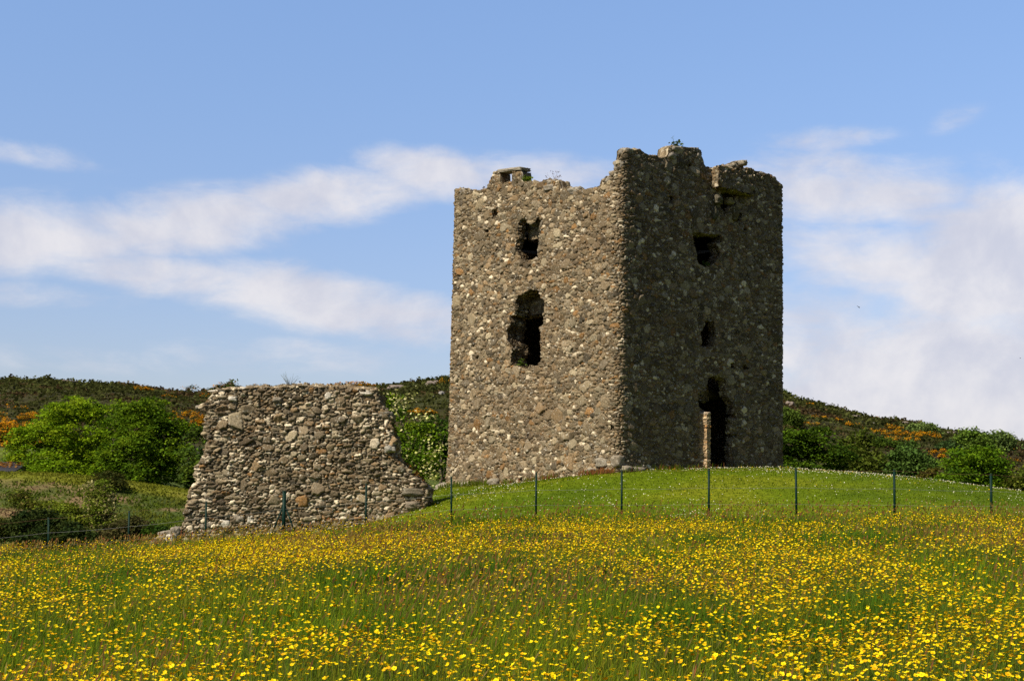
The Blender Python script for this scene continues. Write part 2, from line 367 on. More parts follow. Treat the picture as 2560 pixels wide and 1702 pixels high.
# ------------------------------------------------------------------ foliage
def leaves(rng, C, size, colors, upbias=.6, lw=.6, jit=.25):
    """C (n,3) leaf centres -> rhombic leaves with a fold; colors (k,3) palette or (n,3)"""
    n = len(C); nrm = rng.normal(size=(n, 3)); nrm[:, 2] = np.abs(nrm[:, 2]) + upbias; nrm /= np.linalg.norm(nrm, axis=1)[:, None]
    t = rng.normal(size=(n, 3)); t -= nrm * (t * nrm).sum(1)[:, None]; t /= np.linalg.norm(t, axis=1)[:, None]; b = np.cross(nrm, t)
    s = np.broadcast_to(size, (n,)) * rng.uniform(.65, 1.35, n)
    L = (s * .5)[:, None]; Wd = (s * .5 * lw)[:, None]
    V = np.stack([C - t * L, C + b * Wd + nrm * L * .15, C + t * L, C - b * Wd + nrm * L * .15], 1).reshape(-1, 3)
    q = np.arange(n * 4).reshape(n, 4)
    col = colors if len(colors) == n else np.asarray(colors)[rng.integers(0, len(colors), n)]
    col = col * rng.uniform(1 - jit, 1 + jit, (n, 1))
    return V, q, np.repeat(col, 4, 0)
def lobed(blobs, n, fr, seed):
    """break smooth ellipsoids into many small lobes over their upper and outer surface, plus a smaller core"""
    r = random.Random(seed); out = []
    for b in blobs:
        m = max(3, int(n * b[3] * b[5] / max(q[3] * q[5] for q in blobs)))
        for k in range(m):
            z = r.uniform(-.55, 1.0); t = r.uniform(0, 2 * math.pi); q = math.sqrt(1 - min(1, z * z)); e = r.uniform(.62, .88); f = fr * r.uniform(.7, 1.25); rr = (b[3] + b[5]) / 2
            out.append((b[0] + b[3] * q * math.cos(t) * e, b[1] + b[4] * q * math.sin(t) * e, b[2] + b[5] * z * e, rr * f * 1.15, rr * f * 1.15, rr * f * .72))
        out.append((b[0], b[1], b[2], b[3] * .7, b[4] * .7, b[5] * .7))
    return out
def crown_points(rng, blobs, ncl, per, cr, flat=.4, shell=.55, cutz=None):
    """leaf positions in flattened sprays through the blobs"""
    B = np.array(blobs, float); wts = B[:, 3] * B[:, 4] + B[:, 3] * B[:, 5]; wts = wts / wts.sum()
    k = rng.choice(len(B), ncl, p=wts); d = rng.normal(size=(ncl, 3)); d /= np.linalg.norm(d, axis=1)[:, None]
    r = rng.uniform(shell, 1.0, ncl) ** .6; c = B[k, :3] + d * B[k, 3:] * r[:, None]
    if cutz is not None: c[:, 2] = np.maximum(c[:, 2], cutz + rng.uniform(0, .3, ncl))
    rr = cr * rng.uniform(.6, 1.3, ncl)
    o = rng.normal(size=(ncl, per, 3)) * .5; o[..., 2] = o[..., 2] * flat - .25 * (o[..., 0] ** 2 + o[..., 1] ** 2)
    P = c[:, None] + o * rr[:, None, None]
    return P.reshape(-1, 3), np.repeat(np.arange(ncl), per)
SYC = [(.125, .215, .007), (.16, .25, .008), (.195, .27, .010), (.10, .175, .007)]
DARK = [(.030, .065, .008), (.042, .085, .008), (.055, .10, .010), (.026, .055, .008)]
MID = [(.045, .080, .010), (.062, .105, .010), (.08, .12, .012), (.04, .07, .010)]
PALE = [(.14, .20, .05), (.16, .22, .055), (.11, .165, .04)]
SCRUB = [(.08, .11, .012), (.12, .14, .016), (.06, .085, .010), (.14, .12, .03)]
GORSEG = [(.030, .042, .008), (.045, .055, .010), (.06, .06, .012)]
GORSEF = [(.62, .28, .006), (.70, .36, .008), (.55, .22, .006), (.62, .34, .010)]
def limb_set(rng, base, h, r0, blobs, nl=7):
    mb = MB(); bark = np.array((.075, .06, .045))
    topc = base + np.array([rng.normal() * .05 * h, rng.normal() * .05 * h, h * .62])
    P = [base + (topc - base) * t + np.array([rng.normal(), rng.normal(), 0]) * .02 * h * (t > 0) for t in np.linspace(0, 1, 6)]
    P[0] = P[0] - np.array([0, 0, .3]); V, pl = tube(P, np.linspace(r0, r0 * .45, 6), 8); mb.add(V, pl, bark)
    for i in range(nl):
        b = blobs[rng.integers(len(blobs))]; s = P[rng.integers(2, 6)]; d = rng.normal(size=3); d[2] = abs(d[2]) * .7; d /= np.linalg.norm(d)
        e = np.array(b[:3]) + d * np.array(b[3:]) * .75; m = (s + e) / 2 + np.array([0, 0, .08 * h])
        Q = [(1 - t) ** 2 * s + 2 * t * (1 - t) * m + t * t * e for t in np.linspace(0, 1, 6)]
        V, pl = tube(Q, np.linspace(r0 * .42, r0 * .08, 6), 6); mb.add(V, pl, bark * rng.uniform(.8, 1.2))
    return mb
def tree(name, base, blobs, pal, ncl, per, leaf, cr, label, cat, seed, group=None, flat=.4, h=None, r0=.16, blossom=None, up=.6, shell=.55, crown='crown', stem='trunk', lw=.6, lobes=None):
    rng = np.random.default_rng(seed); base = np.array(base, float)
    if lobes: blobs = lobed(blobs, lobes[0], lobes[1], seed)
    B = [tuple(np.array(b[:3]) + 0) + tuple(b[3:]) for b in blobs]
    t = thing(name, base, label, cat, group)
    P, ci = crown_points(rng, B, ncl, per, cr, flat, shell, base[2])
    pal = np.array(pal); ck = pal[rng.integers(0, len(pal), ncl)] * rng.uniform(.8, 1.2, (ncl, 1)); V, q, c = leaves(rng, P, leaf, ck[ci], up, lw)
    part(crown, mesh_np(name, V, [q], c, [M_LEAF]), t)
    hh = h or max(b[2] + b[5] * .5 for b in blobs) - base[2]
    part(stem, limb_set(rng, base, hh, r0, B).mesh(stem, [M_BARK], True), t)
    if blossom:
        pts, n, sz, bp = blossom; Pb = []
        for (p, q2, rr, k) in pts:
            tt = rng.uniform(0, 1, k)[:, None]; Pb.append(np.array(p) * (1 - tt) + np.array(q2) * tt + rng.normal(size=(k, 3)) * rr)
        V, q, c = leaves(rng, np.concatenate(Pb), sz, np.array(bp), .8, .9, .12)
        part('blossom', mesh_np('blossom', V, [q], c, [M_BLOSSOM]), t)
    return t
def sc(Y): return Y / F          # metres per photo pixel at distance Y
def blob(px, py, Y, rx, ry, rd=None):
    """ellipsoid from pixel centre and pixel radii"""
    p = at(px, py, Y); s = sc(Y); return (p[0], p[1], p[2], rx * s, (rd or rx) * s, ry * s)
def gpt(px, Y):
    x = at(px, 1200, Y)[0]; return np.array([x, Y, float(gz(x, Y))])
#@@TREES@@
tree('sycamore_tree', gpt(215, 80), [blob(190, 1072, 80, 105, 78), blob(105, 1120, 79, 85, 66), blob(235, 1130, 78, 80, 65), blob(60, 1160, 78, 40, 40), blob(190, 1165, 77, 130, 40), blob(190, 1030, 81, 70, 36), blob(160, 1110, 77, 60, 60)], SYC, 680, 56, .17, .5,
     'broad light green sycamore with a double domed crown, left of the dark rounded one', 'tree', 1, flat=.3, up=1.1, shell=.85, lobes=(17, .38))
tree('sycamore_tree', gpt(370, 77), [blob(365, 1075, 77, 88, 74), blob(400, 1110, 76, 80, 85), blob(345, 1140, 75, 95, 75), blob(440, 1165, 75, 45, 60), blob(350, 1190, 75, 100, 40), blob(325, 1030, 78, 55, 30)], [(.075, .14, .007), (.105, .175, .008), (.06, .115, .007), (.135, .205, .010)], 640, 56, .17, .5,
     'darker green rounded sycamore between the broad light one and the low ruined wall', 'tree', 2, flat=.3, up=1.1, shell=.85, lobes=(17, .38))
tree('elder_bush', gpt(505, 66), [blob(500, 1130, 66, 42, 65), blob(520, 1190, 65, 60, 55), blob(480, 1190, 65, 28, 45)], MID, 150, 28, .2, .45, 'dark green bush tucked behind the left end of the low ruined wall', 'bush', 3, r0=.07)
# hawthorns between the ruined wall and the tower
def seg(px0, py0, px1, py1, Y, r, k): return (at(px0, py0, Y), at(px1, py1, Y), r, k)
haw = [seg(945, 985, 970, 1030, 51, .12, 60), seg(965, 995, 1010, 990, 51, .13, 110), seg(1000, 1005, 985, 1035, 51, .12, 90), seg(1033, 978, 1010, 1028, 51, .09, 110), seg(1040, 1030, 1050, 1055, 50, .09, 60), seg(1078, 1036, 1045, 1058, 50, .10, 90),
       seg(1080, 1110, 1070, 1140, 49.6, .13, 110), seg(1120, 1115, 1095, 1128, 49.6, .10, 70), seg(1095, 1150, 1075, 1185, 49.4, .16, 150), seg(1070, 1150, 1055, 1190, 49.4, .12, 70), seg(1060, 1180, 1085, 1200, 49.4, .14, 90), seg(1020, 1090, 1040, 1130, 49.8, .2, 60), seg(1010, 1140, 1030, 1160, 49.8, .14, 40), seg(960, 1050, 1000, 1080, 50, .16, 40)]
tree('hawthorn_tree', gpt(1030, 51), [blob(965, 1070, 52, 55, 75), blob(1010, 1110, 51, 60, 70), blob(1060, 1110, 51.5, 55, 65), blob(1050, 1165, 50.5, 55, 38), blob(1000, 1180, 51.5, 70, 45), blob(970, 1020, 52, 35, 35), blob(930, 1110, 53, 60, 90)], [(.09, .165, .010), (.125, .205, .010), (.16, .23, .012), (.07, .13, .010)], 260, 44, .12, .36,
     'hawthorn with cream blossom sprays between the ruined wall and the tower', 'tree', 4, r0=.08, blossom=([(a_, b_, r_ * 1.35, int(k_ * .32)) for a_, b_, r_, k_ in haw], 0, .10, [(.58, .54, .22), (.64, .60, .30), (.46, .47, .14)]), up=.5)
tree('holly_bush', gpt(1105, 57), [blob(1085, 1090, 58, 60, 55), blob(1110, 1150, 58, 45, 70), blob(1040, 1110, 59, 50, 60)], DARK, 220, 24, .16, .4, 'dark green bush behind the hawthorn, touching the left edge of the tower', 'bush', 5, r0=.07)
# right-hand trees
tree('sycamore_tree', gpt(2010, 64), [blob(2010, 1112, 64, 70, 48), blob(1960, 1130, 64, 70, 60), blob(2080, 1140, 63.5, 52, 42), blob(1990, 1175, 63, 90, 30), blob(2035, 1086, 65, 48, 26)], [(.040, .080, .006), (.058, .108, .006), (.075, .13, .008), (.030, .062, .006)], 330, 46, .15, .5, 'dark spreading tree with layered branches hard against the right edge of the tower', 'tree', 6, flat=.2, up=1.3, shell=.85, lobes=(12, .30))
tree('ash_tree', gpt(2150, 70), [blob(2130, 1118, 70, 48, 40), blob(2175, 1150, 69, 50, 38), blob(2105, 1150, 69, 50, 45), blob(2160, 1100, 70, 22, 22), blob(2150, 1180, 69, 80, 30)], [(.048, .072, .008), (.068, .092, .010), (.08, .10, .014)], 330, 26, .18, .5, 'dull green bushy tree right of the dark layered tree beside the tower', 'tree', 7, lobes=(12, .32), shell=.8)
tree('hawthorn_tree', gpt(2280, 66), [blob(2280, 1150, 66, 52, 38), blob(2250, 1175, 65.5, 40, 30), blob(2315, 1170, 65.5, 42, 30), blob(2275, 1125, 67, 30, 18)], [(.05, .095, .018), (.07, .12, .022), (.055, .10, .015)], 260, 24, .17, .42, 'low round green tree behind the mound, left of the domed tree', 'tree', 8, lobes=(12, .32), shell=.8)
tree('broom_bush', gpt(2335, 61), [blob(2338, 1190, 61, 34, 24), blob(2315, 1200, 61, 26, 16)], [(.085, .075, .012), (.07, .07, .012), (.10, .085, .016)], 90, 24, .12, .3, 'small rusty olive bush at the foot of the domed tree', 'bush', 9, r0=.05)
tree('sycamore_tree', gpt(2440, 60), [blob(2440, 1165, 60, 82, 48), blob(2480, 1195, 59.5, 55, 40), blob(2395, 1190, 59, 50, 38), blob(2350, 1205, 58.5, 40, 18), blob(2440, 1140, 60.5, 60, 24), blob(2500, 1215, 59, 40, 24)], [(.06, .125, .006), (.09, .165, .006), (.12, .20, .008), (.045, .095, .006)], 380, 46, .13, .45, 'domed bright topped tree behind the mound near the right edge', 'tree', 10, flat=.25, up=1.2, shell=.85, lobes=(13, .28))
tree('hazel_bush', gpt(2550, 58), [blob(2555, 1205, 58, 34, 30), blob(2590, 1190, 58, 40, 40), blob(2540, 1230, 58, 26, 14)], SCRUB, 120, 24, .15, .4, 'yellow green bush cut off by the right edge of the view', 'bush', 11, r0=.05)
HY = on_hill(2425, 1130)[1]
tree('ash_tree', on_hill(2425, 1130), [blob(2430, 1100, HY, 36, 26), blob(2455, 1112, HY, 30, 22), blob(2410, 1118, HY, 26, 22), blob(2425, 1080, HY, 16, 8), blob(2440, 1130, HY, 46, 18)], [(.11, .175, .022), (.13, .20, .026), (.085, .145, .02)], 300, 24, .5, 1.5, 'feathery green tree standing on the hillside above the domed tree', 'tree', 12)
HY = on_hill(2500, 1130)[1]
tree('ash_tree', on_hill(2500, 1130), [blob(2500, 1098, HY, 26, 20), blob(2515, 1108, HY, 14, 12), blob(2495, 1118, HY, 22, 16)], [(.12, .18, .045), (.14, .20, .05), (.10, .155, .04)], 200, 24, .5, 1.5, 'greyer green tree on the skyline, last before the right edge', 'tree', 13)
HY = on_hill(2305, 1085)[1]
tree('rowan_tree', on_hill(2305, 1085), [blob(2305, 1068, HY, 30, 11), blob(2290, 1076, HY, 20, 9), blob(2325, 1076, HY, 18, 8)], PALE, 200, 22, .5, 1.4, 'pale feathery tree breaking the skyline above the gorse', 'tree', 14)
HY = on_hill(1972, 1068)[1]
tree('rowan_tree', on_hill(1972, 1068), [blob(1965, 1045, HY, 34, 24), blob(1985, 1060, HY, 16, 14), blob(1950, 1060, HY, 30, 20)], [(.07, .11, .016), (.085, .13, .018)], 260, 22, .45, 1.3, 'small light green tree on the slope beside the right edge of the tower', 'tree', 15)
HY = on_hill(2215, 1120)[1]
tree('willow_bush', on_hill(2215, 1120), [blob(2205, 1108, HY, 26, 14), blob(2235, 1116, HY, 22, 12)], MID, 140, 22, .45, 1.2, 'grey green bush under the orange gorse patch', 'bush', 16, r0=.08)
HY = on_hill(2385, 1130)[1]
tree('willow_bush', on_hill(2385, 1130), [blob(2370, 1118, HY, 24, 16), blob(2395, 1130, HY, 22, 14)], [(.045, .085, .02), (.06, .10, .03)], 140, 22, .45, 1.2, 'fresh green bush on the slope left of the feathery tree', 'bush', 17, r0=.08)
HY = on_hill(1962, 985)[1]
tree('rowan_tree', on_hill(1962, 985), [blob(1958, 985, HY, 14, 10)], MID, 40, 16, .6, 1.2, 'tiny tree on the skyline touching the right edge of the tower', 'tree', 18, r0=.15)
# shrubs on the bank
tree('gorse_bush', gpt(270, 56.5), [blob(270, 1200, 56.5, 38, 22), blob(285, 1210, 56, 28, 18)], GORSEG, 120, 26, .10, .28, 'dark round gorse bush on the grassy rim of the bank', 'bush', 20, r0=.05, crown='foliage', stem='stem')
tree('hawthorn_bush', gpt(250, 50), [blob(250, 1225, 50, 30, 26), blob(250, 1262, 49.8, 36, 34), blob(235, 1290, 49.5, 34, 26), blob(270, 1300, 49.5, 26, 22)], [(.12, .16, .016), (.20, .22, .04), (.10, .15, .012), (.32, .29, .12)], 190, 24, .10, .26, 'young pale tipped hawthorn bush halfway down the bank', 'bush', 21, r0=.05, crown='foliage', stem='stem')
tree('gorse_bush', gpt(90, 45.5), [blob(95, 1300, 45.5, 60, 30), blob(60, 1325, 45, 45, 30), blob(150, 1320, 45, 45, 28), blob(185, 1345, 44.5, 50, 28), blob(110, 1350, 44.5, 70, 30)], [(.018, .034, .008), (.028, .046, .010), (.036, .05, .010)], 380, 26, .10, .28, 'large dark bush in the hollow behind the fence', 'bush', 22, r0=.06, crown='foliage', stem='stem')
tree('willow_bush', gpt(165, 47), [blob(165, 1285, 47, 44, 30), blob(185, 1310, 46.5, 34, 22), blob(130, 1270, 47.5, 26, 20)], [(.12, .16, .014), (.16, .185, .018), (.085, .12, .010)], 170, 22, .11, .28, 'bright yellow green bush rising behind the large dark bush', 'bush', 23, r0=.05, crown='foliage', stem='stem')
tree('gorse_bush', gpt(-10, 45), [blob(-10, 1315, 45, 30, 34), blob(-40, 1335, 45, 50, 30)], GORSEG, 110, 24, .10, .28, 'dark bush cut off by the left edge behind the fence', 'bush', 24, r0=.05, crown='foliage', stem='stem')
tree('bramble_bush', gpt(390, 46), [blob(392, 1325, 46, 26, 13), blob(410, 1330, 46, 20, 10)], DARK, 50, 22, .10, .24, 'small dark bramble between the last left fence post and the ruined wall', 'bush', 25, r0=.03, crown='foliage', stem='stem')
tree('bramble_bush', gpt(340, 47.5), [blob(330, 1315, 47.5, 44, 24), blob(290, 1330, 47, 40, 22)], [(.075, .07, .022), (.055, .06, .016), (.09, .07, .028)], 120, 22, .11, .26, 'brownish bramble thicket low on the bank behind the second fence post', 'bush', 26, r0=.03, crown='foliage', stem='stem')
tree('fern_bush', gpt(60, 53), [blob(45, 1240, 53, 26, 16), blob(70, 1262, 52, 22, 14)], SCRUB, 70, 20, .11, .26, 'small green bush on the upper left of the bank', 'bush', 27, r0=.03, crown='foliage', stem='stem')
#@@GORSE@@
def gorse(px, py, w_, h_, label, seed, group, dens=1.0, fl=.7):
    p = on_hill(px, py + h_ * .4); Y = p[1]; s = sc(Y); rng = np.random.default_rng(900 + seed)
    t = thing('gorse_bush', p, label, 'gorse', group)
    lf = max(.16, 2.6 * s)
    B = [(p[0] + (k - .5) * w_ * .28 * s * rng.uniform(-1, 1) * 2, p[1] + rng.uniform(-1, 1) * w_ * .15 * s, p[2] + rng.uniform(.1, .45) * h_ * s, w_ * .30 * s * rng.uniform(.7, 1.2), w_ * .3 * s, h_ * .45 * s * rng.uniform(.7, 1.2)) for k in range(4)]
    ncl = int(max(10, min(110, w_ * h_ / 16)))
    P, ci = crown_points(rng, B, ncl, 16, lf * 2.0, .6, .6, p[2]); V, q, c = leaves(rng, P, lf, np.array(GORSEG), .5)
    part('foliage', mesh_np('foliage', V, [q], c, [M_LEAF]), t)
    P, ci = crown_points(rng, B, int(ncl * fl * 1.5) + 3, 14, lf * 1.7, .5, .85, p[2] + .1 * h_ * s); ck = np.array(GORSEF)[rng.integers(0, 4, int(ncl * fl * 1.5) + 3)]
    V, q, c = leaves(rng, P + np.array([0, 0, lf * .5]), lf * .85, ck[ci], .7)
    part('blossom', mesh_np('blossom', V, [q], c, [M_BLOSSOM]), t)
GL = 'orange gorse left of the light green sycamore'; GR = 'orange gorse patch on the right hillside'; GW = 'orange gorse beside the ruined wall'
sd = 0
for (x, y, a, b) in ((25, 1058, 74, 40), (58, 1042, 56, 28), (12, 1092, 60, 36), (66, 1078, 46, 44), (-30, 1075, 70, 60), (40, 1108, 60, 26), (40, 1075, 60, 40), (5, 1070, 50, 30)):
    sd += 1; gorse(x, y, a, b, 'orange flowering gorse in the mass left of the light green sycamore', sd, GL)
for (x, y, a, b) in ((2230, 1068, 34, 16), (2243, 1084, 62, 16), (2290, 1086, 56, 22), (2268, 1099, 62, 16), (2330, 1088, 44, 22), (2215, 1097, 30, 12), (2190, 1078, 40, 10)):
    sd += 1; gorse(x, y, a, b, 'orange gorse in the largest patch on the slope right of the tower', sd, GR)
for (x, y, a, b) in ((470, 1036, 30, 20), (492, 1050, 36, 36), (442, 1046, 22, 14), (482, 1066, 40, 20)):
    sd += 1; gorse(x, y, a, b, 'orange gorse between the dark sycamore and the ruined wall', sd, GW)
for (x, y, a, b, l, f_) in ((347, 972, 62, 14, 'long orange gorse clump just under the left skyline', .8), (410, 990, 14, 7, 'small orange gorse dot below the left skyline dip', .8), (438, 993, 16, 7, 'second small orange gorse dot below the left skyline dip', .8),
        (512, 988, 26, 10, 'thin orange gorse streak by the top left corner of the ruined wall', .6), (575, 964, 80, 18, 'olive and orange gorse mound on the skyline over the left of the ruined wall', .25), (655, 966, 60, 12, 'low brownish gorse on the skyline over the middle of the ruined wall', .25),
        (915, 960, 96, 22, 'wide orange gorse mound on the skyline over the right of the ruined wall', .8), (850, 964, 60, 12, 'low dull gorse left of the wide orange skyline mound', .4), (1060, 1032, 74, 18, 'orange gorse band behind the hawthorn', .8), (1100, 955, 44, 20, 'rust brown gorse on the skyline touching the left edge of the tower', .3),
        (2092, 1050, 46, 12, 'bright orange gorse streak high on the slope right of the tower', .9), (2122, 1061, 30, 10, 'orange gorse below the bright streak right of the tower', .8), (2020, 1060, 30, 14, 'brown tinted gorse by the small light green tree', .35), (2024, 1010, 16, 7, 'tiny orange gorse near the top of the right slope', .7), (2187, 1045, 22, 10, 'orange gorse on the right skyline', .7),
        (2330, 1128, 34, 18, 'orange gorse left of the domed tree', .8), (2352, 1142, 28, 14, 'orange gorse touching the left side of the domed tree', .8), (2515, 1120, 28, 14, 'orange gorse below the greyer skyline tree', .7), (2525, 1150, 50, 16, 'brownish gorse low at the right edge', .3), (2170, 1074, 40, 8, 'dull orange gorse left of the largest patch', .5), (2030, 1042, 24, 10, 'small orange gorse above the dark layered tree', .6), (50, 1020, 60, 14, 'dark gorse with few flowers above the left orange mass', .12)):
    sd += 1; gorse(x, y, a, b, l, sd, None, 1, f_)
def heath():
    rng = np.random.default_rng(77); n = 20000
    a = rng.uniform(-.55, .55, n); t = rng.uniform(0, 1, n) ** .55; Y = 105 + t * (RID_Y - 107)
    na = 900; a = np.r_[a, rng.uniform(-.5, .5, na)]; Y = np.r_[Y, rng.uniform(RID_Y - 6, RID_Y - 1, na)]; n += na
    X = a * Y; Z = hill_z(a, Y); k = 9
    r = rng.uniform(.4, .95, n) * (Y / 260); r[-na:] *= rng.choice([.6, .9, 1.5], na, p=[.66, .3, .04])
    o = rng.normal(size=(n, k, 3)) * .5; o[..., 2] = np.abs(o[..., 2]) * .7
    P = (np.stack([X, Y, Z], -1)[:, None] + o * r[:, None, None])
    ok = ~(((Z - 1.7) / Y < .038) & (a < -.3))
    nn = vnoise(X * .045, Y * .045, 40, 4); base = np.where((nn > .1)[:, None], np.array((.064, .044, .018)), np.array((.050, .056, .014))); base = base * rng.uniform(.6, 1.4, (n, 1))
    P = P[ok].reshape(-1, 3); cc = np.repeat(base[ok], k, 0)
    V, q, c = leaves(rng, P, np.repeat((r * .7)[ok], k), cc, .6, .8)
    top('heath', mesh_np('heath', V, [q], c, [M_LEAF]), kind='stuff', label='dark brown and green heath scrub covering the hillside', cat='heath')
heath()

# ------------------------------------------------------------------ rubble masonry
STONE_COLS = np.array([(.20, .175, .14), (.17, .145, .11), (.24, .215, .17), (.15, .13, .10), (.21, .165, .115), (.11, .10, .085), (.28, .26, .215), (.19, .17, .14)])
def stone_field(Wd, H, res, seed, corners=(), slab=.0, mort=(.155, .118, .08), light=.10, sizes=((1.6, .16, .23), (26, .10, .155), (110, .062, .10), (330, .03, .062))):
    rng = np.random.default_rng(seed); R = random.Random(seed); nx = int(Wd / res); ny = int(H / res); occ = np.zeros((ny, nx), bool); st = []; A = Wd * H
    def win(cx, cy, a, b, rot, ph, m):
        r = a * m; i0 = max(0, int((cx - r) / res)); i1 = min(nx, int((cx + r) / res) + 2); j0 = max(0, int((cy - r) / res)); j1 = min(ny, int((cy + r) / res) + 2)
        x = (np.arange(i0, i1) * res - cx)[None, :]; y = (np.arange(j0, j1) * res - cy)[:, None]; c, s = math.cos(rot), math.sin(rot); xr = x * c + y * s; yr = -x * s + y * c
        q = random.Random(int(ph * 1e6)); k = q.choice((4, 5, 5, 6, 7)); d = 0
        for i in range(k):
            t = 2 * math.pi * (i + q.uniform(-.28, .28)) / k + ph; d = d + np.clip((xr / a * math.cos(t) + yr / b * math.sin(t)) / q.uniform(.70, 1.0), 0, None) ** 12
        return (slice(j0, j1), slice(i0, i1)), d ** (1 / 12), xr, yr
    for (att, a0, a1) in sizes:
        for k in range(int(att * A)):
            cx = R.uniform(0, Wd); cy = R.uniform(0, H)
            if occ[min(ny - 1, int(cy / res)), min(nx - 1, int(cx / res))]: continue
            a = R.uniform(a0, a1); asp = R.uniform(.5, 1.0); rot = R.gauss(0, .35)
            near = min([abs(cx - q) for q in corners], default=9)
            if near < .40:
                if a < .07 and R.random() < .5: a *= 1.6
                asp = R.uniform(.22, .42); rot = R.gauss(0, .05); a = max(a, .09)
            elif R.random() < slab: asp = R.uniform(.28, .5); rot = R.gauss(0, .10)
            b = a * asp
            if b < .016: continue
            ph = R.uniform(0, 6.28); wn, d, xr, yr = win(cx, cy, a, b, rot, ph, 1.15); ins = d < 1
            if ins.sum() == 0 or (occ[wn] & ins).sum() > .10 * ins.sum(): continue
            occ[wn] |= ins; st.append((cx, cy, a, b, rot, ph))
    d1 = np.full((ny, nx), 9.0); d2 = np.full((ny, nx), 9.0); hh = np.zeros((ny, nx)); idx = np.full((ny, nx), -1)
    for k, (cx, cy, a, b, rot, ph) in enumerate(st):
        wn, d, xr, yr = win(cx, cy, a, b, rot, ph, max(1.5, 1 + .07 / b)); dist = (d - 1) * b; cur = d1[wn]; lt = dist < cur
        d2[wn] = np.where(lt, cur, np.minimum(d2[wn], dist)); d1[wn] = np.where(lt, dist, cur); idx[wn] = np.where(lt, k, idx[wn])
        prot = R.uniform(.004, .05) + .11 * b * R.uniform(.2, 1.3); tx, ty = R.gauss(0, .18), R.gauss(0, .22)
        hh[wn] = np.where(lt, prot * (1 - .32 * np.clip(d, 0, 1) ** 5) + np.clip(tx * xr + ty * yr, -.035, .035), hh[wn])
    j = smooth(.002, .02, d2 - d1) * smooth(.042, .022, d1)
    yy, xx = np.mgrid[0:ny, 0:nx] * res
    mh = -.026 + .016 * vnoise(xx * 9, yy * 9, seed, 3) - .075 * smooth(.28, .5, vnoise(xx * 7, yy * 9, seed + 5, 3)) + .022 * smooth(.1, .6, vnoise(xx * 1.1, yy * 1.1, seed + 6, 2))
    h = mh * (1 - j) + hh * j + .006 * vnoise(xx * 16, yy * 16, seed + 9, 2) + .02 * vnoise(xx * .9, yy * .9, seed + 2, 2)
    n = len(st); sc_ = STONE_COLS[rng.integers(0, len(STONE_COLS), n)] * rng.uniform(.42, 1.15, (n, 1)); big_ = np.array([q[2] for q in st]) > .105; lt = rng.uniform(size=n) < np.where(big_, light * .04, light)
    sc_[lt] = np.array((.46, .44, .40)) * rng.uniform(.7, 1.4, (lt.sum(), 1)); og = rng.uniform(size=n) < .035; sc_[og] = np.array((.19, .12, .06)) * rng.uniform(.7, 1.2, (og.sum(), 1))
    sc_ *= np.array((1.18, 1.04, .80)); c = np.array(mort) * np.array((1.0, .94, .78)) * (1 + .18 * vnoise(xx * 5, yy * 5, seed + 3, 3))[..., None]; sel = idx >= 0
    c[sel] = c[sel] * (1 - j[sel][:, None]) + sc_[idx[sel]] * j[sel][:, None]
    return dict(h=h.astype(np.float32), c=c.astype(np.float32), res=res, nx=nx, ny=ny)
def fsample(f, u, v):
    x = np.mod(np.asarray(u, float) / f['res'], f['nx'] - 1); y = np.mod(np.asarray(v, float) / f['res'], f['ny'] - 1)
    i = x.astype(int); j = y.astype(int); fx = x - i; fy = y - j
    g = lambda A, e: (A[j, i] * ((1 - fx) * (1 - fy))[e] + A[j, np.minimum(i + 1, f['nx'] - 1)] * (fx * (1 - fy))[e] + A[np.minimum(j + 1, f['ny'] - 1), i] * ((1 - fx) * fy)[e] + A[np.minimum(j + 1, f['ny'] - 1), np.minimum(i + 1, f['nx'] - 1)] * (fx * fy)[e])
    return g(f['h'], Ellipsis), g(f['c'], (Ellipsis, None))
def gridq(I): return np.stack([I[:-1, :-1], I[:-1, 1:], I[1:, 1:], I[1:, :-1]], -1).reshape(-1, 4)
def in_poly(x, y, P):
    ins = np.zeros(x.shape, bool); n = len(P)
    for k in range(n):
        (x0, y0), (x1, y1) = P[k], P[(k + 1) % n]
        cnd = (y0 > y) != (y1 > y); ins ^= cnd & (x < (x1 - x0) * (y - y0) / ((y1 - y0) if y1 != y0 else 1e-9) + x0)
    return ins
def rock_mesh(mb, c, size, seed, col=(.2, .18, .15), rot=0.0, sub=3, rough=.22, boxy=.5):
    bm = bmesh.new(); bmesh.ops.create_icosphere(bm, subdivisions=sub, radius=1.0)
    V = np.array([v.co[:] for v in bm.verts]); Fc = np.array([[v.index for v in f.verts] for f in bm.faces]); bm.free()
    Vb = V / np.maximum(np.abs(V).max(1)[:, None], 1e-6); V = V * (1 - boxy) + Vb * boxy
    nz = np.array([mnoise.noise(Vector(tuple(p * 1.3 + seed * 7.3))) + .5 * mnoise.noise(Vector(tuple(p * 3.1 + seed * 3.1))) for p in V]); V = V * (1 + rough * nz)[:, None] * np.array(size) * .5
    cr, sr = math.cos(rot), math.sin(rot); V = np.c_[V[:, 0] * cr - V[:, 1] * sr, V[:, 0] * sr + V[:, 1] * cr, V[:, 2]] + np.array(c)
    mb.add(V, [Fc], np.array(col) * (1 + .2 * nz)[:, None])

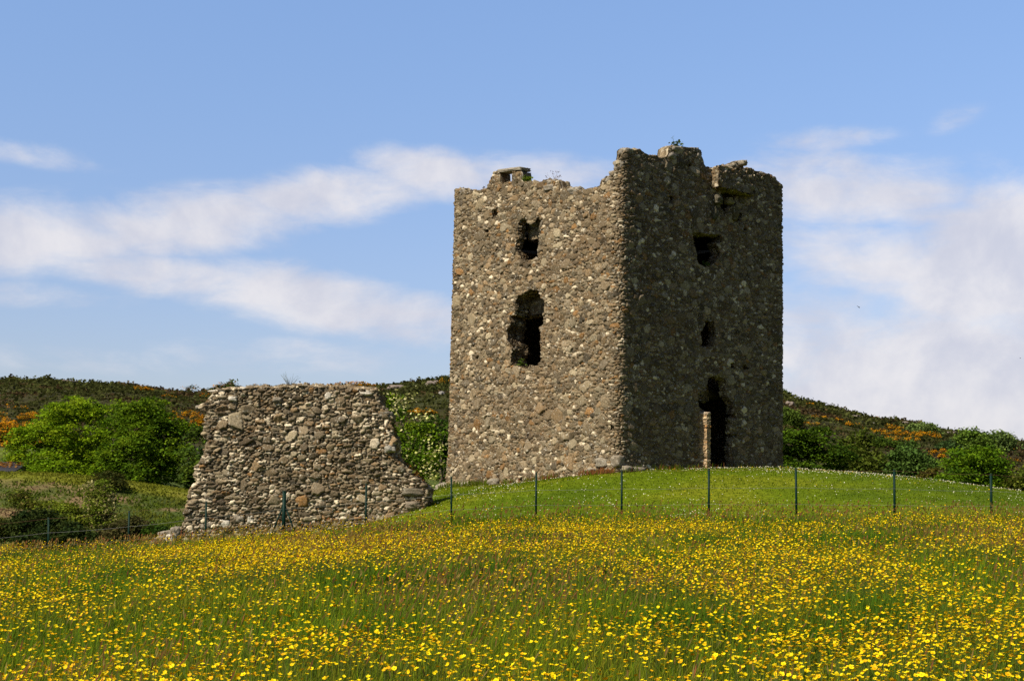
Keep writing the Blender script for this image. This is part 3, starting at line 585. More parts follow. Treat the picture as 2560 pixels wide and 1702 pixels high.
TZ0 = 1.2; LEAN = .011
RC = .28
def lean(P): P = np.array(P, float); P[..., 0] += LEAN * (P[..., 2] - 2.6); return P
def path(u):
    """perimeter of the tower: u=0 at the left corner, SIDE at the near corner, 2 SIDE at the right corner -> point, outward normal"""
    u = np.mod(np.asarray(u, float), 4 * SIDE); cs = [CLc, C0, CRc, CBc]; ds = [-DL, DR, DL, -DR]; ns = [NL[:2], NR[:2], -NL[:2], -NR[:2]]
    P = np.empty(u.shape + (2,)); N = np.empty(u.shape + (2,))
    for k in range(4):
        m = (u >= k * SIDE) & (u < (k + 1) * SIDE); t = u[m] - k * SIDE; p = cs[k] + t[:, None] * ds[k]; n = np.broadcast_to(ns[k], p.shape).copy()
        for side in (0, 1):
            tt = t if side == 0 else SIDE - t; e = tt < RC; n2 = ns[(k + (-1 if side == 0 else 1)) % 4]
            ang = (1 - tt[e] / RC) * math.pi / 4; nn = np.cos(ang)[:, None] * ns[k] + np.sin(ang)[:, None] * n2; ctr = (cs[k] if side == 0 else cs[(k + 1) % 4]) - RC * (ns[k] + n2)
            p[e] = ctr + RC * nn; n[e] = nn
        P[m] = p; N[m] = n
    return P, N
TC = np.r_[(C0 + CBc) / 2, 2.55]
P0_ = np.r_[C0, 0.0]
def face_uv(face, px, py):
    n = NL if face == 'L' else NR; d = DL if face == 'L' else DR
    p = on_plane(px, py, P0_, n)
    for _ in range(2):                                       # undo the lean
        sh = np.array([LEAN * (p[2] - 2.6), 0, 0]); p = on_plane(px, py, P0_ + sh, n)
    t = np.dot((p - sh)[:2] - C0, d); return (SIDE - t if face == 'L' else SIDE + t), p[2] - TZ0
def crop(face, ox, oy, s, pts): return [face_uv(face, ox + s * x, oy + s * y) for x, y in pts]
def build_tower():
    tower = thing('castle_tower', TC, 'tall square roofless rubble stone tower with ragged top on the green mound', 'tower')
    H = 13.0; fld = stone_field(2 * SIDE + 1.4, H, .02, 5, (.7, .7 + SIDE, .7 + 2 * SIDE), .34)
    prof = [('L', 1120, 474), ('L', 1140, 473), ('L', 1172, 473), ('L', 1174, 479), ('L', 1192, 476), ('L', 1215, 472), ('L', 1219, 462), ('L', 1226, 449), ('L', 1231, 440), ('L', 1233, 434), ('L', 1244, 429), ('L', 1250, 429), ('L', 1251, 459), ('L', 1280, 453), ('L', 1281, 428), ('L', 1303, 427),
            ('L', 1305, 452), ('L', 1309, 455), ('L', 1328, 451), ('L', 1333, 457), ('L', 1354, 454), ('L', 1358, 449), ('L', 1400, 450), ('L', 1402, 471), ('L', 1410, 474), ('L', 1422, 470), ('L', 1440, 470), ('L', 1452, 480), ('L', 1466, 476), ('L', 1480, 472), ('L', 1500, 462), ('L', 1504, 446), ('L', 1522, 440), ('L', 1538, 424), ('L', 1541, 404), ('L', 1552, 390), ('L', 1560, 374),
            ('R', 1567, 371), ('R', 1590, 374), ('R', 1613, 381), ('R', 1640, 392), ('R', 1658, 395), ('R', 1667, 392), ('R', 1671, 374), ('R', 1685, 365), ('R', 1712, 370), ('R', 1743, 369), ('R', 1752, 378), ('R', 1757, 400), ('R', 1759, 413), ('R', 1772, 422), ('R', 1800, 418), ('R', 1827, 412), ('R', 1850, 405), ('R', 1856, 414), ('R', 1861, 423), ('R', 1877, 421), ('R', 1890, 428), ('R', 1923, 434), ('R', 1940, 446), ('R', 1955, 462)]
    pu = []; pv = []
    for f_, x, y in prof: a, b = face_uv(f_, x, y); pu.append(a); pv.append(b)
    o = np.argsort(pu); pu = np.array(pu)[o]; pv = np.array(pv)[o]
    pu = np.r_[0, pu, 2 * SIDE + .3, 2.5 * SIDE, 3.0 * SIDE, 3.5 * SIDE, 4 * SIDE]; pv = np.r_[pv[0], pv, pv[-1], 10.1, 10.3, 10.0, pv[0]]
    res = .02
    uf = np.arange(-.6, 2 * SIDE + .6, res); uc = np.linspace(2 * SIDE + .6, 4 * SIDE - .6, 150)[:-1][1:]; U = np.r_[uf, uc]; nu = len(U)
    hprof = np.interp(np.mod(U, 4 * SIDE), pu, pv); hprof = hprof + .025 * vnoise(U * 9, U * 0 + 3, 8, 3) + .02 * np.round(vnoise(U * 4, U * 0, 6, 1) * 2)
    v = np.arange(0, H, res); nv = len(v)
    UU, VV = np.meshgrid(U, v); VC = np.minimum(VV, hprof[None, :])
    fld['h'] *= .8
    hgt, colr = fsample(fld, UU + .7, VC)
    P, N = path(U)
    top_fade = smooth(0.0, .05, hprof[None, :] - VC)
    batter = .0
    def place(Ua, Va, off):
        p, n = path(Ua); return lean(np.concatenate([p + n * off[..., None], (Va + TZ0)[..., None]], -1))
    taper = .05 * smooth(1.2, 0, VC - 1.2)                    # slight spread at the foot
    X = P[None] + N[None] * (hgt + taper)[..., None]
    V3 = lean(np.concatenate([X, (VC + TZ0)[..., None]], -1))
    # openings: (face, polygon, depth)
    s4 = .19136; s5 = .17857; s1 = .3827; sM = .21685; sD = .19139
    OPEN = [
        (crop('L', 1100, 400, s4, [(1030, 850), (1050, 790), (1120, 740), (1140, 830), (1210, 850), (1290, 740), (1312, 740), (1300, 860), (1295, 1000), (1285, 1270), (1230, 1300), (1080, 1320), (1030, 1230), (990, 1190), (1000, 1050), (1030, 1020)]), .3),
        (crop('L', 1100, 400, s4, [(680, 655), (745, 630), (765, 765), (690, 762)]) , .35),
        (crop('L', 1100, 400, s4, [(585, 915), (640, 905), (640, 945), (590, 950)]), .3),
        (crop('L', 1200, 680, s5, [(720, 245), (835, 270), (850, 350), (905, 390), (900, 560), (890, 720), (835, 780), (860, 880), (850, 1080), (860, 1220), (820, 1300), (690, 1335), (450, 1300), (430, 1180), (460, 1100), (450, 1010), (390, 970), (380, 830), (430, 700), (410, 620), (480, 600), (500, 440), (530, 330), (620, 290)]), .72),
        ([face_uv('L', *q) for q in ((1526, 1062), (1536, 1062), (1536, 1075), (1526, 1075))], .35), ([face_uv('L', *q) for q in ((1319, 1085), (1324, 1083), (1324, 1094), (1320, 1094))], .5),
        ([face_uv('L', *q) for q in ((1300, 1196), (1309, 1193), (1310, 1200), (1304, 1203))], .3),
        (crop('R', 1650, 340, sM, [(350, 1000), (372, 1110), (700, 1140), (732, 1220), (640, 1240), (680, 1310), (700, 1350), (620, 1490), (520, 1510), (430, 1470), (420, 1380), (385, 1230), (345, 1040)]), .4),
        (crop('R', 1650, 340, sM, [(100, 690), (150, 690), (150, 790), (105, 780)]), .5), (crop('R', 1650, 340, sM, [(890, 880), (940, 890), (935, 990), (888, 985)]), .5), (crop('R', 1650, 340, sM, [(950, 1060), (995, 1060), (990, 1095), (950, 1090)]), .3),
        (crop('R', 1650, 340, sM, [(690, 640), (880, 640), (870, 800), (780, 850), (740, 920), (690, 800), (700, 720)]), .7), (crop('R', 1650, 340, sM, [(320, 310), (360, 310), (360, 355), (325, 350)]), .3),
        (crop('R', 1100, 330, s1, [(1730, 1235), (1790, 1240), (1797, 1300), (1790, 1400), (1705, 1412), (1700, 1300), (1715, 1290)]), .3),
        (crop('R', 1680, 900, sD, [(490, 210), (560, 195), (690, 240), (715, 330), (720, 470), (790, 560), (810, 640), (790, 700), (785, 870), (800, 1000), (780, 1160), (810, 1480), (430, 1480), (440, 690), (385, 650), (335, 600), (330, 540), (345, 440), (440, 380), (460, 260)]), .28),
        (crop('R', 1680, 900, sD, [(750, 40), (800, 30), (820, 100), (770, 110)]), .3), (crop('R', 1680, 900, sD, [(905, 70), (960, 55), (1010, 110), (930, 130)]), .3), (crop('R', 1680, 900, sD, [(770, 690), (850, 700), (850, 780), (800, 770)]), .3), (crop('R', 1680, 900, sD, [(780, 960), (860, 960), (850, 1005), (790, 1005)]), .3)]
    Um = (UU[:-1, :-1] + UU[1:, 1:]) / 2; Vm = (VV[:-1, :-1] + VV[1:, 1:]) / 2; keep = np.ones(Um.shape, bool); dep = np.zeros(Um.shape)
    ju = .035 * vnoise(Um * 6, Vm * 6, 51, 3); jv = .035 * vnoise(Um * 6, Vm * 6, 52, 3)
    for poly, dp in OPEN:
        Pn = np.array(poly); b = (Pn[:, 0].min() - .1, Pn[:, 0].max() + .1, Pn[:, 1].min() - .1, Pn[:, 1].max() + .1); k = .35 if (b[1] - b[0]) < .55 else 1.0
        i0, i1 = np.searchsorted(uf, b[:2]); j0, j1 = np.searchsorted(v, b[2:4]); sl_ = (slice(j0, min(j1, nv - 1)), slice(i0, i1))
        ins = in_poly(Um[sl_] + k * ju[sl_], Vm[sl_] + k * jv[sl_], poly); kk = keep[sl_]; kk[ins] = False; dd = dep[sl_]; dd[ins] = dp
    I = np.arange(nv * nu).reshape(nv, nu); Iw = np.concatenate([I, I[:, :1]], 1)
    Q = gridq(Iw).reshape(nv - 1, nu, 4); kq = np.concatenate([keep, np.ones((nv - 1, 1), bool)], 1)
    above = (VC[:-1] >= hprof[None] - 1e-9); kq = kq & ~(above & np.roll(above, -1, 1))
    mb = MB(); mb.add(V3.reshape(-1, 3), [Q[kq]], colr.reshape(-1, 3))
    # reveals: sides of each opening run inward
    for axis in (0, 1):
        A = keep[:-1, :] if axis == 0 else keep[:, :-1]; B = keep[1:, :] if axis == 0 else keep[:, 1:]
        jj, ii = np.nonzero(A != B); hole_first = ~A[jj, ii]
        d = np.where(hole_first, dep[jj, ii], dep[jj + 1, ii] if axis == 0 else dep[jj, ii + 1])
        if axis == 0: ua, va, ub, vb = U[ii], v[jj + 1], U[ii + 1], v[jj + 1]
        else: ua, va, ub, vb = U[ii + 1], v[jj], U[ii + 1], v[jj + 1]
        sgn = np.where(hole_first, 1.0, -1.0)
        nd = 22; ks = np.linspace(0, 1, nd)
        out = []; cols = []
        for (uu, vv) in ((ua, va), (ub, vb)):
            D = d[:, None] * ks[None, :]; h0, _ = fsample(fld, uu + .7, vv)
            hh, cc = fsample(fld, (uu[:, None] + .7 if axis == 0 else 3.0 + 0 * uu[:, None]) + D * (1.3 if axis else .2), vv[:, None] + (D if axis == 0 else 0 * D))
            push = (hh * 1.3 + .05 * vnoise(D * 4 + 9, vv[:, None] * 3 + uu[:, None] * 3, 60, 2)) * smooth(0, .1, D)
            u2 = uu[:, None] + (sgn[:, None] * -push if axis else 0 * D); v2 = vv[:, None] + (sgn[:, None] * -push if axis == 0 else 0 * D)
            out.append(place(u2, v2, h0[:, None] - D)); cols.append(cc)
        n = len(jj); VA = np.stack(out, 2).reshape(-1, 3); K = np.arange(n * nd * 2).reshape(n, nd, 2)
        mb.add(VA, [np.stack([K[:, :-1, 0], K[:, :-1, 1], K[:, 1:, 1], K[:, 1:, 0]], -1).reshape(-1, 4)], np.stack(cols, 2).reshape(-1, 3))
    # wall head and inner face of the parapet
    nt = 12; D = np.linspace(0, .45, nt); hh, cc = fsample(fld, np.repeat((U + .7)[None], nt, 0), D[:, None] + 2.0 + 0 * U[None])
    zz = np.minimum(hprof[None], np.interp(U, U, hprof)[None]) + 1.1 * hh * smooth(0, .12, D)[:, None] + .04 * vnoise(U[None] * 3, D[:, None] * 3, 70, 2) * smooth(0, .2, D)[:, None]
    h0, _ = fsample(fld, U + .7, hprof); off = h0[None] - D[:, None]
    Vt = place(np.repeat(U[None], nt, 0), zz, off)
    Vt[0] = V3[-1]
    zin = 9.6; rows = [Vt]; cr = [cc]
    zb = zz[-1]
    for t in np.linspace(0, 1, 14)[1:]:
        vv = zb * (1 - t) + zin * t; h_, c_ = fsample(fld, U + 3.1, vv); rows.append(place(U, vv, -.45 - h_)[None]); cr.append(c_[None])
    R_ = np.concatenate(rows); Cc = np.concatenate(cr); m = len(R_); K = np.arange(m * nu).reshape(m, nu); K = np.concatenate([K, K[:, :1]], 1)
    mb.add(R_.reshape(-1, 3), [gridq(K)], Cc.reshape(-1, 3))
    part('wall', mb.mesh('wall', [M_STONE]), tower)
    # added unseen slabs that block light to keep the inside dark
    for nm, z in (('top_light_block', 9.75), ('upper_light_block', 7.75), ('lower_light_block', 4.3)):
        b2 = MB(); u4 = np.array([0, SIDE, 2 * SIDE, 3 * SIDE]); cs = np.array([CLc, C0, CRc, CBc]); cen = cs.mean(0); cs = cen + (cs - cen) * (.89 if nm == 'top_light_block' else .775)
        Vq = np.concatenate([lean(np.c_[cs, np.full(4, TZ0 + z)]), lean(np.c_[cs, np.full(4, TZ0 + z - .3)])])
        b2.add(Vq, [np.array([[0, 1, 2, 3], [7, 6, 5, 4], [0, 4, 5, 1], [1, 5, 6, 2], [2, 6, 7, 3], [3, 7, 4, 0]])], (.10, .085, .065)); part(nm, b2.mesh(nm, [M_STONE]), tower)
    inw = -np.array([NL, NR])
    def sheet(bm_, org, du, dv, Wd, Hh, nrm, fo, amp=1.3, r=.03):
        nx_, ny_ = max(2, int(Wd / r)), max(2, int(Hh / r)); u_, v_ = np.meshgrid(np.linspace(0, Wd, nx_), np.linspace(0, Hh, ny_)); h_, c_ = fsample(fld, u_ + fo[0], v_ + fo[1])
        p = np.array(org) + u_[..., None] * np.array(du) + v_[..., None] * np.array(dv) + np.array(nrm) * (h_ * amp)[..., None]; bm_.add(p.reshape(-1, 3), [gridq(np.arange(nx_ * ny_).reshape(ny_, nx_))], c_.reshape(-1, 3))
    def fpt(face, px, py, out=0.0):
        uu, vv = face_uv(face, px, py); p, n = path(np.array([uu])); return lean(np.r_[p[0] + n[0] * out, vv + TZ0])
    dR = np.r_[DR, 0]; dL = np.r_[DL, 0]; up = np.array([0, 0, 1.0]); DRv = dR
    # machicolation: small projecting box on corbels over the door
    mc = MB(); OUT = .34
    a = fpt('R', 1777, 470); b = fpt('R', 1777, 421); c = fpt('R', 1866, 470); Wb = np.dot(c - a, dR); Hb = b[2] - a[2]
    sheet(mc, a, NR, up, OUT + .02, Hb, -dR, (1.0, 3.0)); sheet(mc, a + dR * Wb, NR, up, OUT + .02, Hb, dR, (5.0, 3.0)); sheet(mc, a + NR * OUT, dR, up, Wb, Hb + .05, NR, (8.0, 5.0), 1.5)
    sheet(mc, a - NR * .1, dR, NR, Wb, OUT + .12, -up, (3, 1)); sheet(mc, a + up * Hb - NR * .3, dR, NR, Wb, OUT + .32, up, (6, 2), 1.8)
    mcp = part('machicolation', mc.mesh('machicolation', [M_STONE]), tower)
    cap = MB()
    for k, (px, py, sx, sz) in enumerate(((1822, 417, .26, .12), (1850, 409, .26, .2))):
        cap = MB(); rock_mesh(cap, fpt('R', px, py, .06), (sx, .4, sz), 20 + k, (.22, .19, .14), TH, 3, .3, .5)
        part('capstone', cap.mesh('capstone', [M_STONE], False), mcp)
    for k, (px, py, sx, sy, sz, cc_) in enumerate(((1788, 500, .60, .34, .34, (.085, .075, .05)), (1783, 532, .42, .26, .5, (.07, .065, .04)), (1834, 535, .42, .30, .52, (.10, .08, .035)), (1826, 503, .3, .30, .26, (.22, .18, .08)), (1852, 492, .28, .30, .5, (.10, .08, .05)))):
        cb = MB(); rock_mesh(cb, fpt('R', px, py, -.07), (sx, sy, sz), 30 + k, cc_, TH - math.pi / 2 + .0, 4, .24, .5); part('corbel', cb.mesh('corbel', [M_STONE], False), tower)  # corbel colours carry sun and shade: most darkened, one kept pale as sunlit
    # lintels set back inside the openings
    def inner(face, px, py, px2, py2, depth, thick, seed, col):
        a = fpt(face, px, py, -depth); b = fpt(face, px2, py2, -depth); lb = MB(); d = dL if face == 'L' else dR; n = NL if face == 'L' else NR
        wv = np.dot(b - a, d); sheet(lb, a, d * np.sign(wv), up * np.sign(b[2] - a[2]), abs(wv), abs(b[2] - a[2]), n, (seed, seed * .7)); lo = min(a[2], b[2])
        sheet(lb, np.r_[a[:2], lo], d * np.sign(wv), -n, abs(wv), thick, -up, (seed + 1, 2)); part('lintel', lb.mesh('lintel', [M_STONE]), tower)
    inner('L', 1292, 536, 1358, 583, .54, .5, 2.0, None); inner('L', 1275, 715, 1372, 772, .66, .5, 4.0, None); inner('R', 1740, 940, 1822, 1000, .9, .5, 6.0, None)
    # jamb stones by the door, a splayed pier shaped so that its side catches the sun
    jb = MB(); a = fpt('R', 1746, 1178); zt = fpt('R', 1752, 1034)[2]; Hj = zt - a[2] + .1; d1_ = DRv * .36 + NR * .93; n1_ = -DRv * .93 + NR * .36; o = a - NR * .06 - up * .1; wj = .34
    sheet(jb, o, d1_, up, wj, Hj, n1_, (.7 + SIDE - .16, 1.6), .7, .015); e1 = o + d1_ * wj
    sheet(jb, e1, DRv, up, .16, Hj, NR, (.7 + SIDE, 1.6), .8, .02); sheet(jb, e1 + DRv * .16, -NR, up, wj, Hj, DRv, (.7 + SIDE, 1.6), .8, .02)
    for k in range(4): rock_mesh(jb, o + d1_ * wj * (.25 + .22 * k) + DRv * .08 + up * (Hj + .0), (.17, .17, .10), 140 + k, (.18, .15, .11), TH, 3, .3, .5)
    jb.C = [c_ * np.array((1.95, 1.8, 1.7)) for c_ in jb.C]  # stone colours brightened to make the jamb look sunlit
    part('door_jamb', jb.mesh('door_jamb', [M_STONE]), tower)
    # slab over the little parapet opening, loose capping stones, foot boulders
    sb = MB(); a = fpt('L', 1245, 428, -.2); b = fpt('L', 1304, 421, -.2); ctr = (a + b) / 2; V_, pl = tube([a - (b - a) * .02, b + (b - a) * .01], [.1, .1], 4); L_ = np.linalg.norm(b - a)
    rock_mesh(sb, (0, 0, 0), (L_ * 1.05, .5, .11), 44, (.30, .27, .21), 0, 4, .10, .85); q = sb.V[0]; ax = (b - a) / L_; ay = np.cross(up, ax); ay /= np.linalg.norm(ay); az_ = np.cross(ax, ay); sb.V[0] = ctr + q[:, :1] * ax + q[:, 1:2] * ay + q[:, 2:3] * az_
    part('lintel', sb.mesh('lintel', [M_STONE]), tower, 'thin pale slab bridging the small opening on the wall head')
    cs_ = MB()
    for k, (f_, px, py, sx, sy, sz, o_) in enumerate((('L', 1156, 479, .42, .4, .22, -.12), ('L', 1376, 455, .5, .5, .18, -.2), ('L', 1372, 470, .55, .5, .2, -.1), ('L', 1432, 477, .5, .45, .24, -.12), ('L', 1532, 433, .45, .4, .2, -.15), ('L', 1546, 410, .42, .4, .34, -.15), ('L', 1520, 448, .4, .4, .2, -.12),
             ('R', 1575, 377, .45, .5, .2, -.2), ('R', 1690, 372, .5, .6, .2, -.2), ('R', 1680, 390, .5, .5, .22, -.1), ('R', 1740, 376, .4, .5, .2, -.2), ('R', 1748, 392, .34, .5, .3, -.15), ('R', 1850, 408, .36, .5, .16, -.2), ('R', 1905, 434, .4, .5, .16, -.2), ('R', 1935, 446, .36, .5, .16, -.2), ('R', 1955, 470, .2, .3, .3, -.15))):
        cs_ = MB(); rock_mesh(cs_, fpt(f_, px, py, max(o_, -.16)), (sx * .85, sy * .75, sz), 60 + k, (.24, .21, .165), TH if f_ == 'R' else TH + math.pi / 2, 3, .28, .6)
        part('capstone', cs_.mesh('capstone', [M_STONE]), tower)
    fb = MB()
    for k, (px, py, sx, sz, o_) in enumerate(((1545, 1153, .34, .4, -.04), (1506, 1157, .5, .3, -.06), (1110, 1219, .7, .35, .1), (1095, 1222, .6, .3, .3), (1170, 1215, .5, .3, 0), (1480, 1178, .4, .2, 0), (1240, 1205, .5, .25, .02), (1560, 1172, .4, .2, .05), (1590, 1174, .5, .18, .03))):
        fb = MB(); rock_mesh(fb, fpt('R' if px > 1552 else 'L', px, py, o_), (sx, .4, sz), 90 + k, (.23, .20, .15), TH + (math.pi / 2 if px <= 1552 else 0), 3, .28, .5)
        part('foundation_stone', fb.mesh('foundation_stone', [M_STONE]), tower)
    return fpt
fpt = build_tower()

# ------------------------------------------------------------------ ruined wall
WY = 39.3
def build_ruin():
    base = at(750, 1330, WY); r = thing('ruined_wall', (base[0], WY, .9), 'low ragged fragment of rubble stone wall left of the tower, nearer the fence', 'wall')
    sX = .34
    Lp = [(360, 225), (360, 250), (345, 290), (300, 325), (276, 350), (300, 378), (340, 390), (318, 440), (330, 500), (308, 545), (345, 590), (318, 660), (300, 735), (258, 780), (243, 850), (268, 890), (205, 955), (200, 1040), (168, 1110), (178, 1160), (140, 1220), (100, 1265), (60, 1310), (30, 1400)]
    Rp = [(1615, 225), (1620, 255), (1640, 330), (1690, 380), (1712, 430), (1690, 470), (1725, 560), (1745, 600), (1735, 680), (1760, 730), (1830, 800), (1890, 860), (1945, 905), (1975, 950), (1980, 990), (1968, 1050), (1950, 1090), (1960, 1130), (1990, 1400)]
    Tp = [(300, 240), (380, 236), (450, 216), (560, 214), (700, 202), (830, 204), (950, 188), (1070, 182), (1120, 196), (1300, 194), (1420, 206), (1500, 214), (1600, 224), (1640, 245), (1700, 260)]
    pt = lambda p: at(400 + sX * p[0], 900 + sX * p[1], WY)
    Lq = np.array([pt(p) for p in Lp])[::-1]; Rq = np.array([pt(p) for p in Rp])[::-1]; Tq = np.array([pt(p) for p in Tp])
    zb = -.2; zt = Tq[:, 2].max() + .02; res = .02; zs = np.arange(zb, zt, res); nz = len(zs)
    fld = stone_field(9.5, 6.0, .018, 11, (), .72, (.11, .09, .065), .22, ((.8, .17, .24), (18, .10, .165), (115, .06, .10), (400, .028, .06)))
    xl = np.interp(zs, Lq[:, 2], Lq[:, 0]); xr = np.interp(zs, Rq[:, 2], Rq[:, 0]); x0 = xl.min()
    nf, ne, nb = 340, 34, 60; T = 1.15
    rows = []; cols = []
    for k, z in enumerate(zs):
        rc = .12
        fx = np.linspace(xl[k] + rc, xr[k] - rc, nf); th = np.linspace(0, math.pi / 2, 5)[1:-1]
        x = np.r_[fx, xr[k] - rc + rc * np.sin(th), np.full(ne, xr[k]), np.linspace(xr[k] - rc, xl[k] + rc, nb), np.full(ne, xl[k]), xl[k] + rc - rc * np.cos(th)]
        y = np.r_[np.zeros(nf), rc - rc * np.cos(th), np.linspace(rc, T, ne), np.full(nb, T), np.linspace(T, rc, ne), rc - rc * np.sin(th)]
        nx_ = np.r_[np.zeros(nf), np.sin(th), np.ones(ne), np.zeros(nb), -np.ones(ne), -np.cos(th)]; ny_ = np.r_[-np.ones(nf), -np.cos(th), np.zeros(ne), np.ones(nb), np.zeros(ne), -np.sin(th)]
        u = np.r_[fx, xr[k] + .05 * np.arange(3), xr[k] + .2 + y[nf + 3:nf + 3 + ne], x[nf + 3 + ne:nf + 3 + ne + nb], xl[k] - .2 - y[nf + 3 + ne + nb:nf + 3 + 2 * ne + nb], xl[k] - .05 * np.arange(3)[::-1]] - x0 + 1.5
        zt_ = np.interp(x, Tq[:, 0], Tq[:, 2]) + .03 * vnoise(x * 7, y * 5, 81, 2); zz = np.minimum(z, zt_)
        h, c = fsample(fld, u, np.full_like(u, 0) + zz - zb)
        h = h * 1.2 - .01; endm = np.abs(nx_) > .6; h[endm] += .10 * vnoise(y[endm] * 3, zz[endm] * 3 + 7, 83, 3)
        rows.append(np.c_[x + nx_ * h, WY + y + ny_ * h + .02 * (zz - 2.5) , zz]); cols.append(c)
    V = np.array(rows); C = np.array(cols); n = V.shape[1]; I = np.arange(nz * n).reshape(nz, n); I = np.concatenate([I, I[:, :1]], 1); mb = MB()
    mb.add(V.reshape(-1, 3), [gridq(I)], C.reshape(-1, 3))
    # top: strips from the front edge to the back
    F_ = V[-1][:nf]; Bk = V[-1][nf + 3 + ne:nf + 3 + ne + nb][::-1]; bi = np.linspace(0, nb - 1, nf); b0 = bi.astype(int); b1 = np.minimum(b0 + 1, nb - 1); Bk = Bk[b0] * (1 - (bi - b0))[:, None] + Bk[b1] * (bi - b0)[:, None]
    ts = np.linspace(0, 1, 24); top_ = F_[None] * (1 - ts)[:, None, None] + Bk[None] * ts[:, None, None]; hh, cc = fsample(fld, top_[..., 0] - x0 + 1.5, top_[..., 1] - WY + 2.2)
    top_[..., 2] += (hh * 1.6 + .05) * np.sin(ts * math.pi)[:, None] ** .5; mb.add(top_.reshape(-1, 3), [gridq(np.arange(24 * nf).reshape(24, nf))], cc.reshape(-1, 3))
    part('wall', mb.mesh('wall', [M_RUIN]), r)
    def rocks(name, lst, seed, lab=None):
        for k, (px, py, sx, sy, sz, col, dy) in enumerate(lst):
            b_ = MB(); rock_mesh(b_, at(400 + sX * px, 900 + sX * py, WY + dy + .04), (sx * .9, sy, sz * .85), seed + k, col, random.Random(seed + k).uniform(-.2, .2), 3, .3, .6); part(name, b_.mesh(name, [M_RUIN]), r, lab)
    pale = (.46, .42, .34); gy = (.21, .18, .135)
    rocks('coping_stone', [(1520, 245, .5, .6, .2, pale, .25), (1395, 255, .36, .5, .22, pale, .25), (1190, 215, .9, .6, .16, gy, .4), (1420, 225, .5, .6, .18, gy, .4), (880, 215, .5, .6, .18, gy, .4), (540, 285, .26, .3, .2, pale, .05), (440, 235, .6, .6, .12, pale, .3), (865, 295, .3, .3, .18, gy, .05), (1240, 265, .24, .3, .26, pale, .08), (700, 205, .6, .6, .14, gy, .5), (620, 215, .3, .5, .16, pale, .3), (925, 215, .22, .4, .16, pale, .2), (780, 215, .3, .4, .16, gy, .3)], 200)
    rocks('facing_stone', [(1690, 655, .36, .4, .26, (.28, .26, .21), .05), (1870, 970, .85, .5, .26, (.15, .135, .10), .12), (310, 352, .34, .4, .2, gy, .3), (1660, 405, .5, .5, .24, (.19, .17, .13), .22), (480, 1205, .40, .3, .30, pale, .06), (580, 1165, .36, .3, .26, gy, .06), (350, 1215, .46, .3, .26, gy, .05), (670, 1170, .2, .3, .28, pale, .06), (1860, 1065, .5, .4, .24, gy, .06)], 230)
    rocks('rubble', [(60, 1285, .5, .5, .3, gy, .1), (20, 1320, .45, .45, .26, (.2, .15, .1), .0), (85, 1310, .3, .3, .3, pale, -.1), (-20, 1345, .4, .4, .2, (.2, .15, .1), 0), (120, 1255, .3, .3, .3, gy, 0)], 260)
    # rusty turf on the sloping broken end
    rng = np.random.default_rng(5); pts = []
    for (x0_, y0_, x1_, y1_) in ((1730, 735, 1850, 815), (1850, 815, 1935, 905), (1690, 470, 1720, 560)):
        t = rng.uniform(0, 1, 140); P = np.array([at(400 + sX * (x0_ + (x1_ - x0_) * q), 900 + sX * (y0_ + (y1_ - y0_) * q), WY + rng.uniform(.1, .9)) for q in t]); pts.append(P + rng.normal(size=P.shape) * .05)
    V, q, c = leaves(rng, np.concatenate(pts), .12, np.array([(.20, .10, .02), (.13, .08, .02), (.08, .09, .02)]), .4); part('moss', mesh_np('moss', V, [q], c, [M_LEAF]), r)
build_ruin()

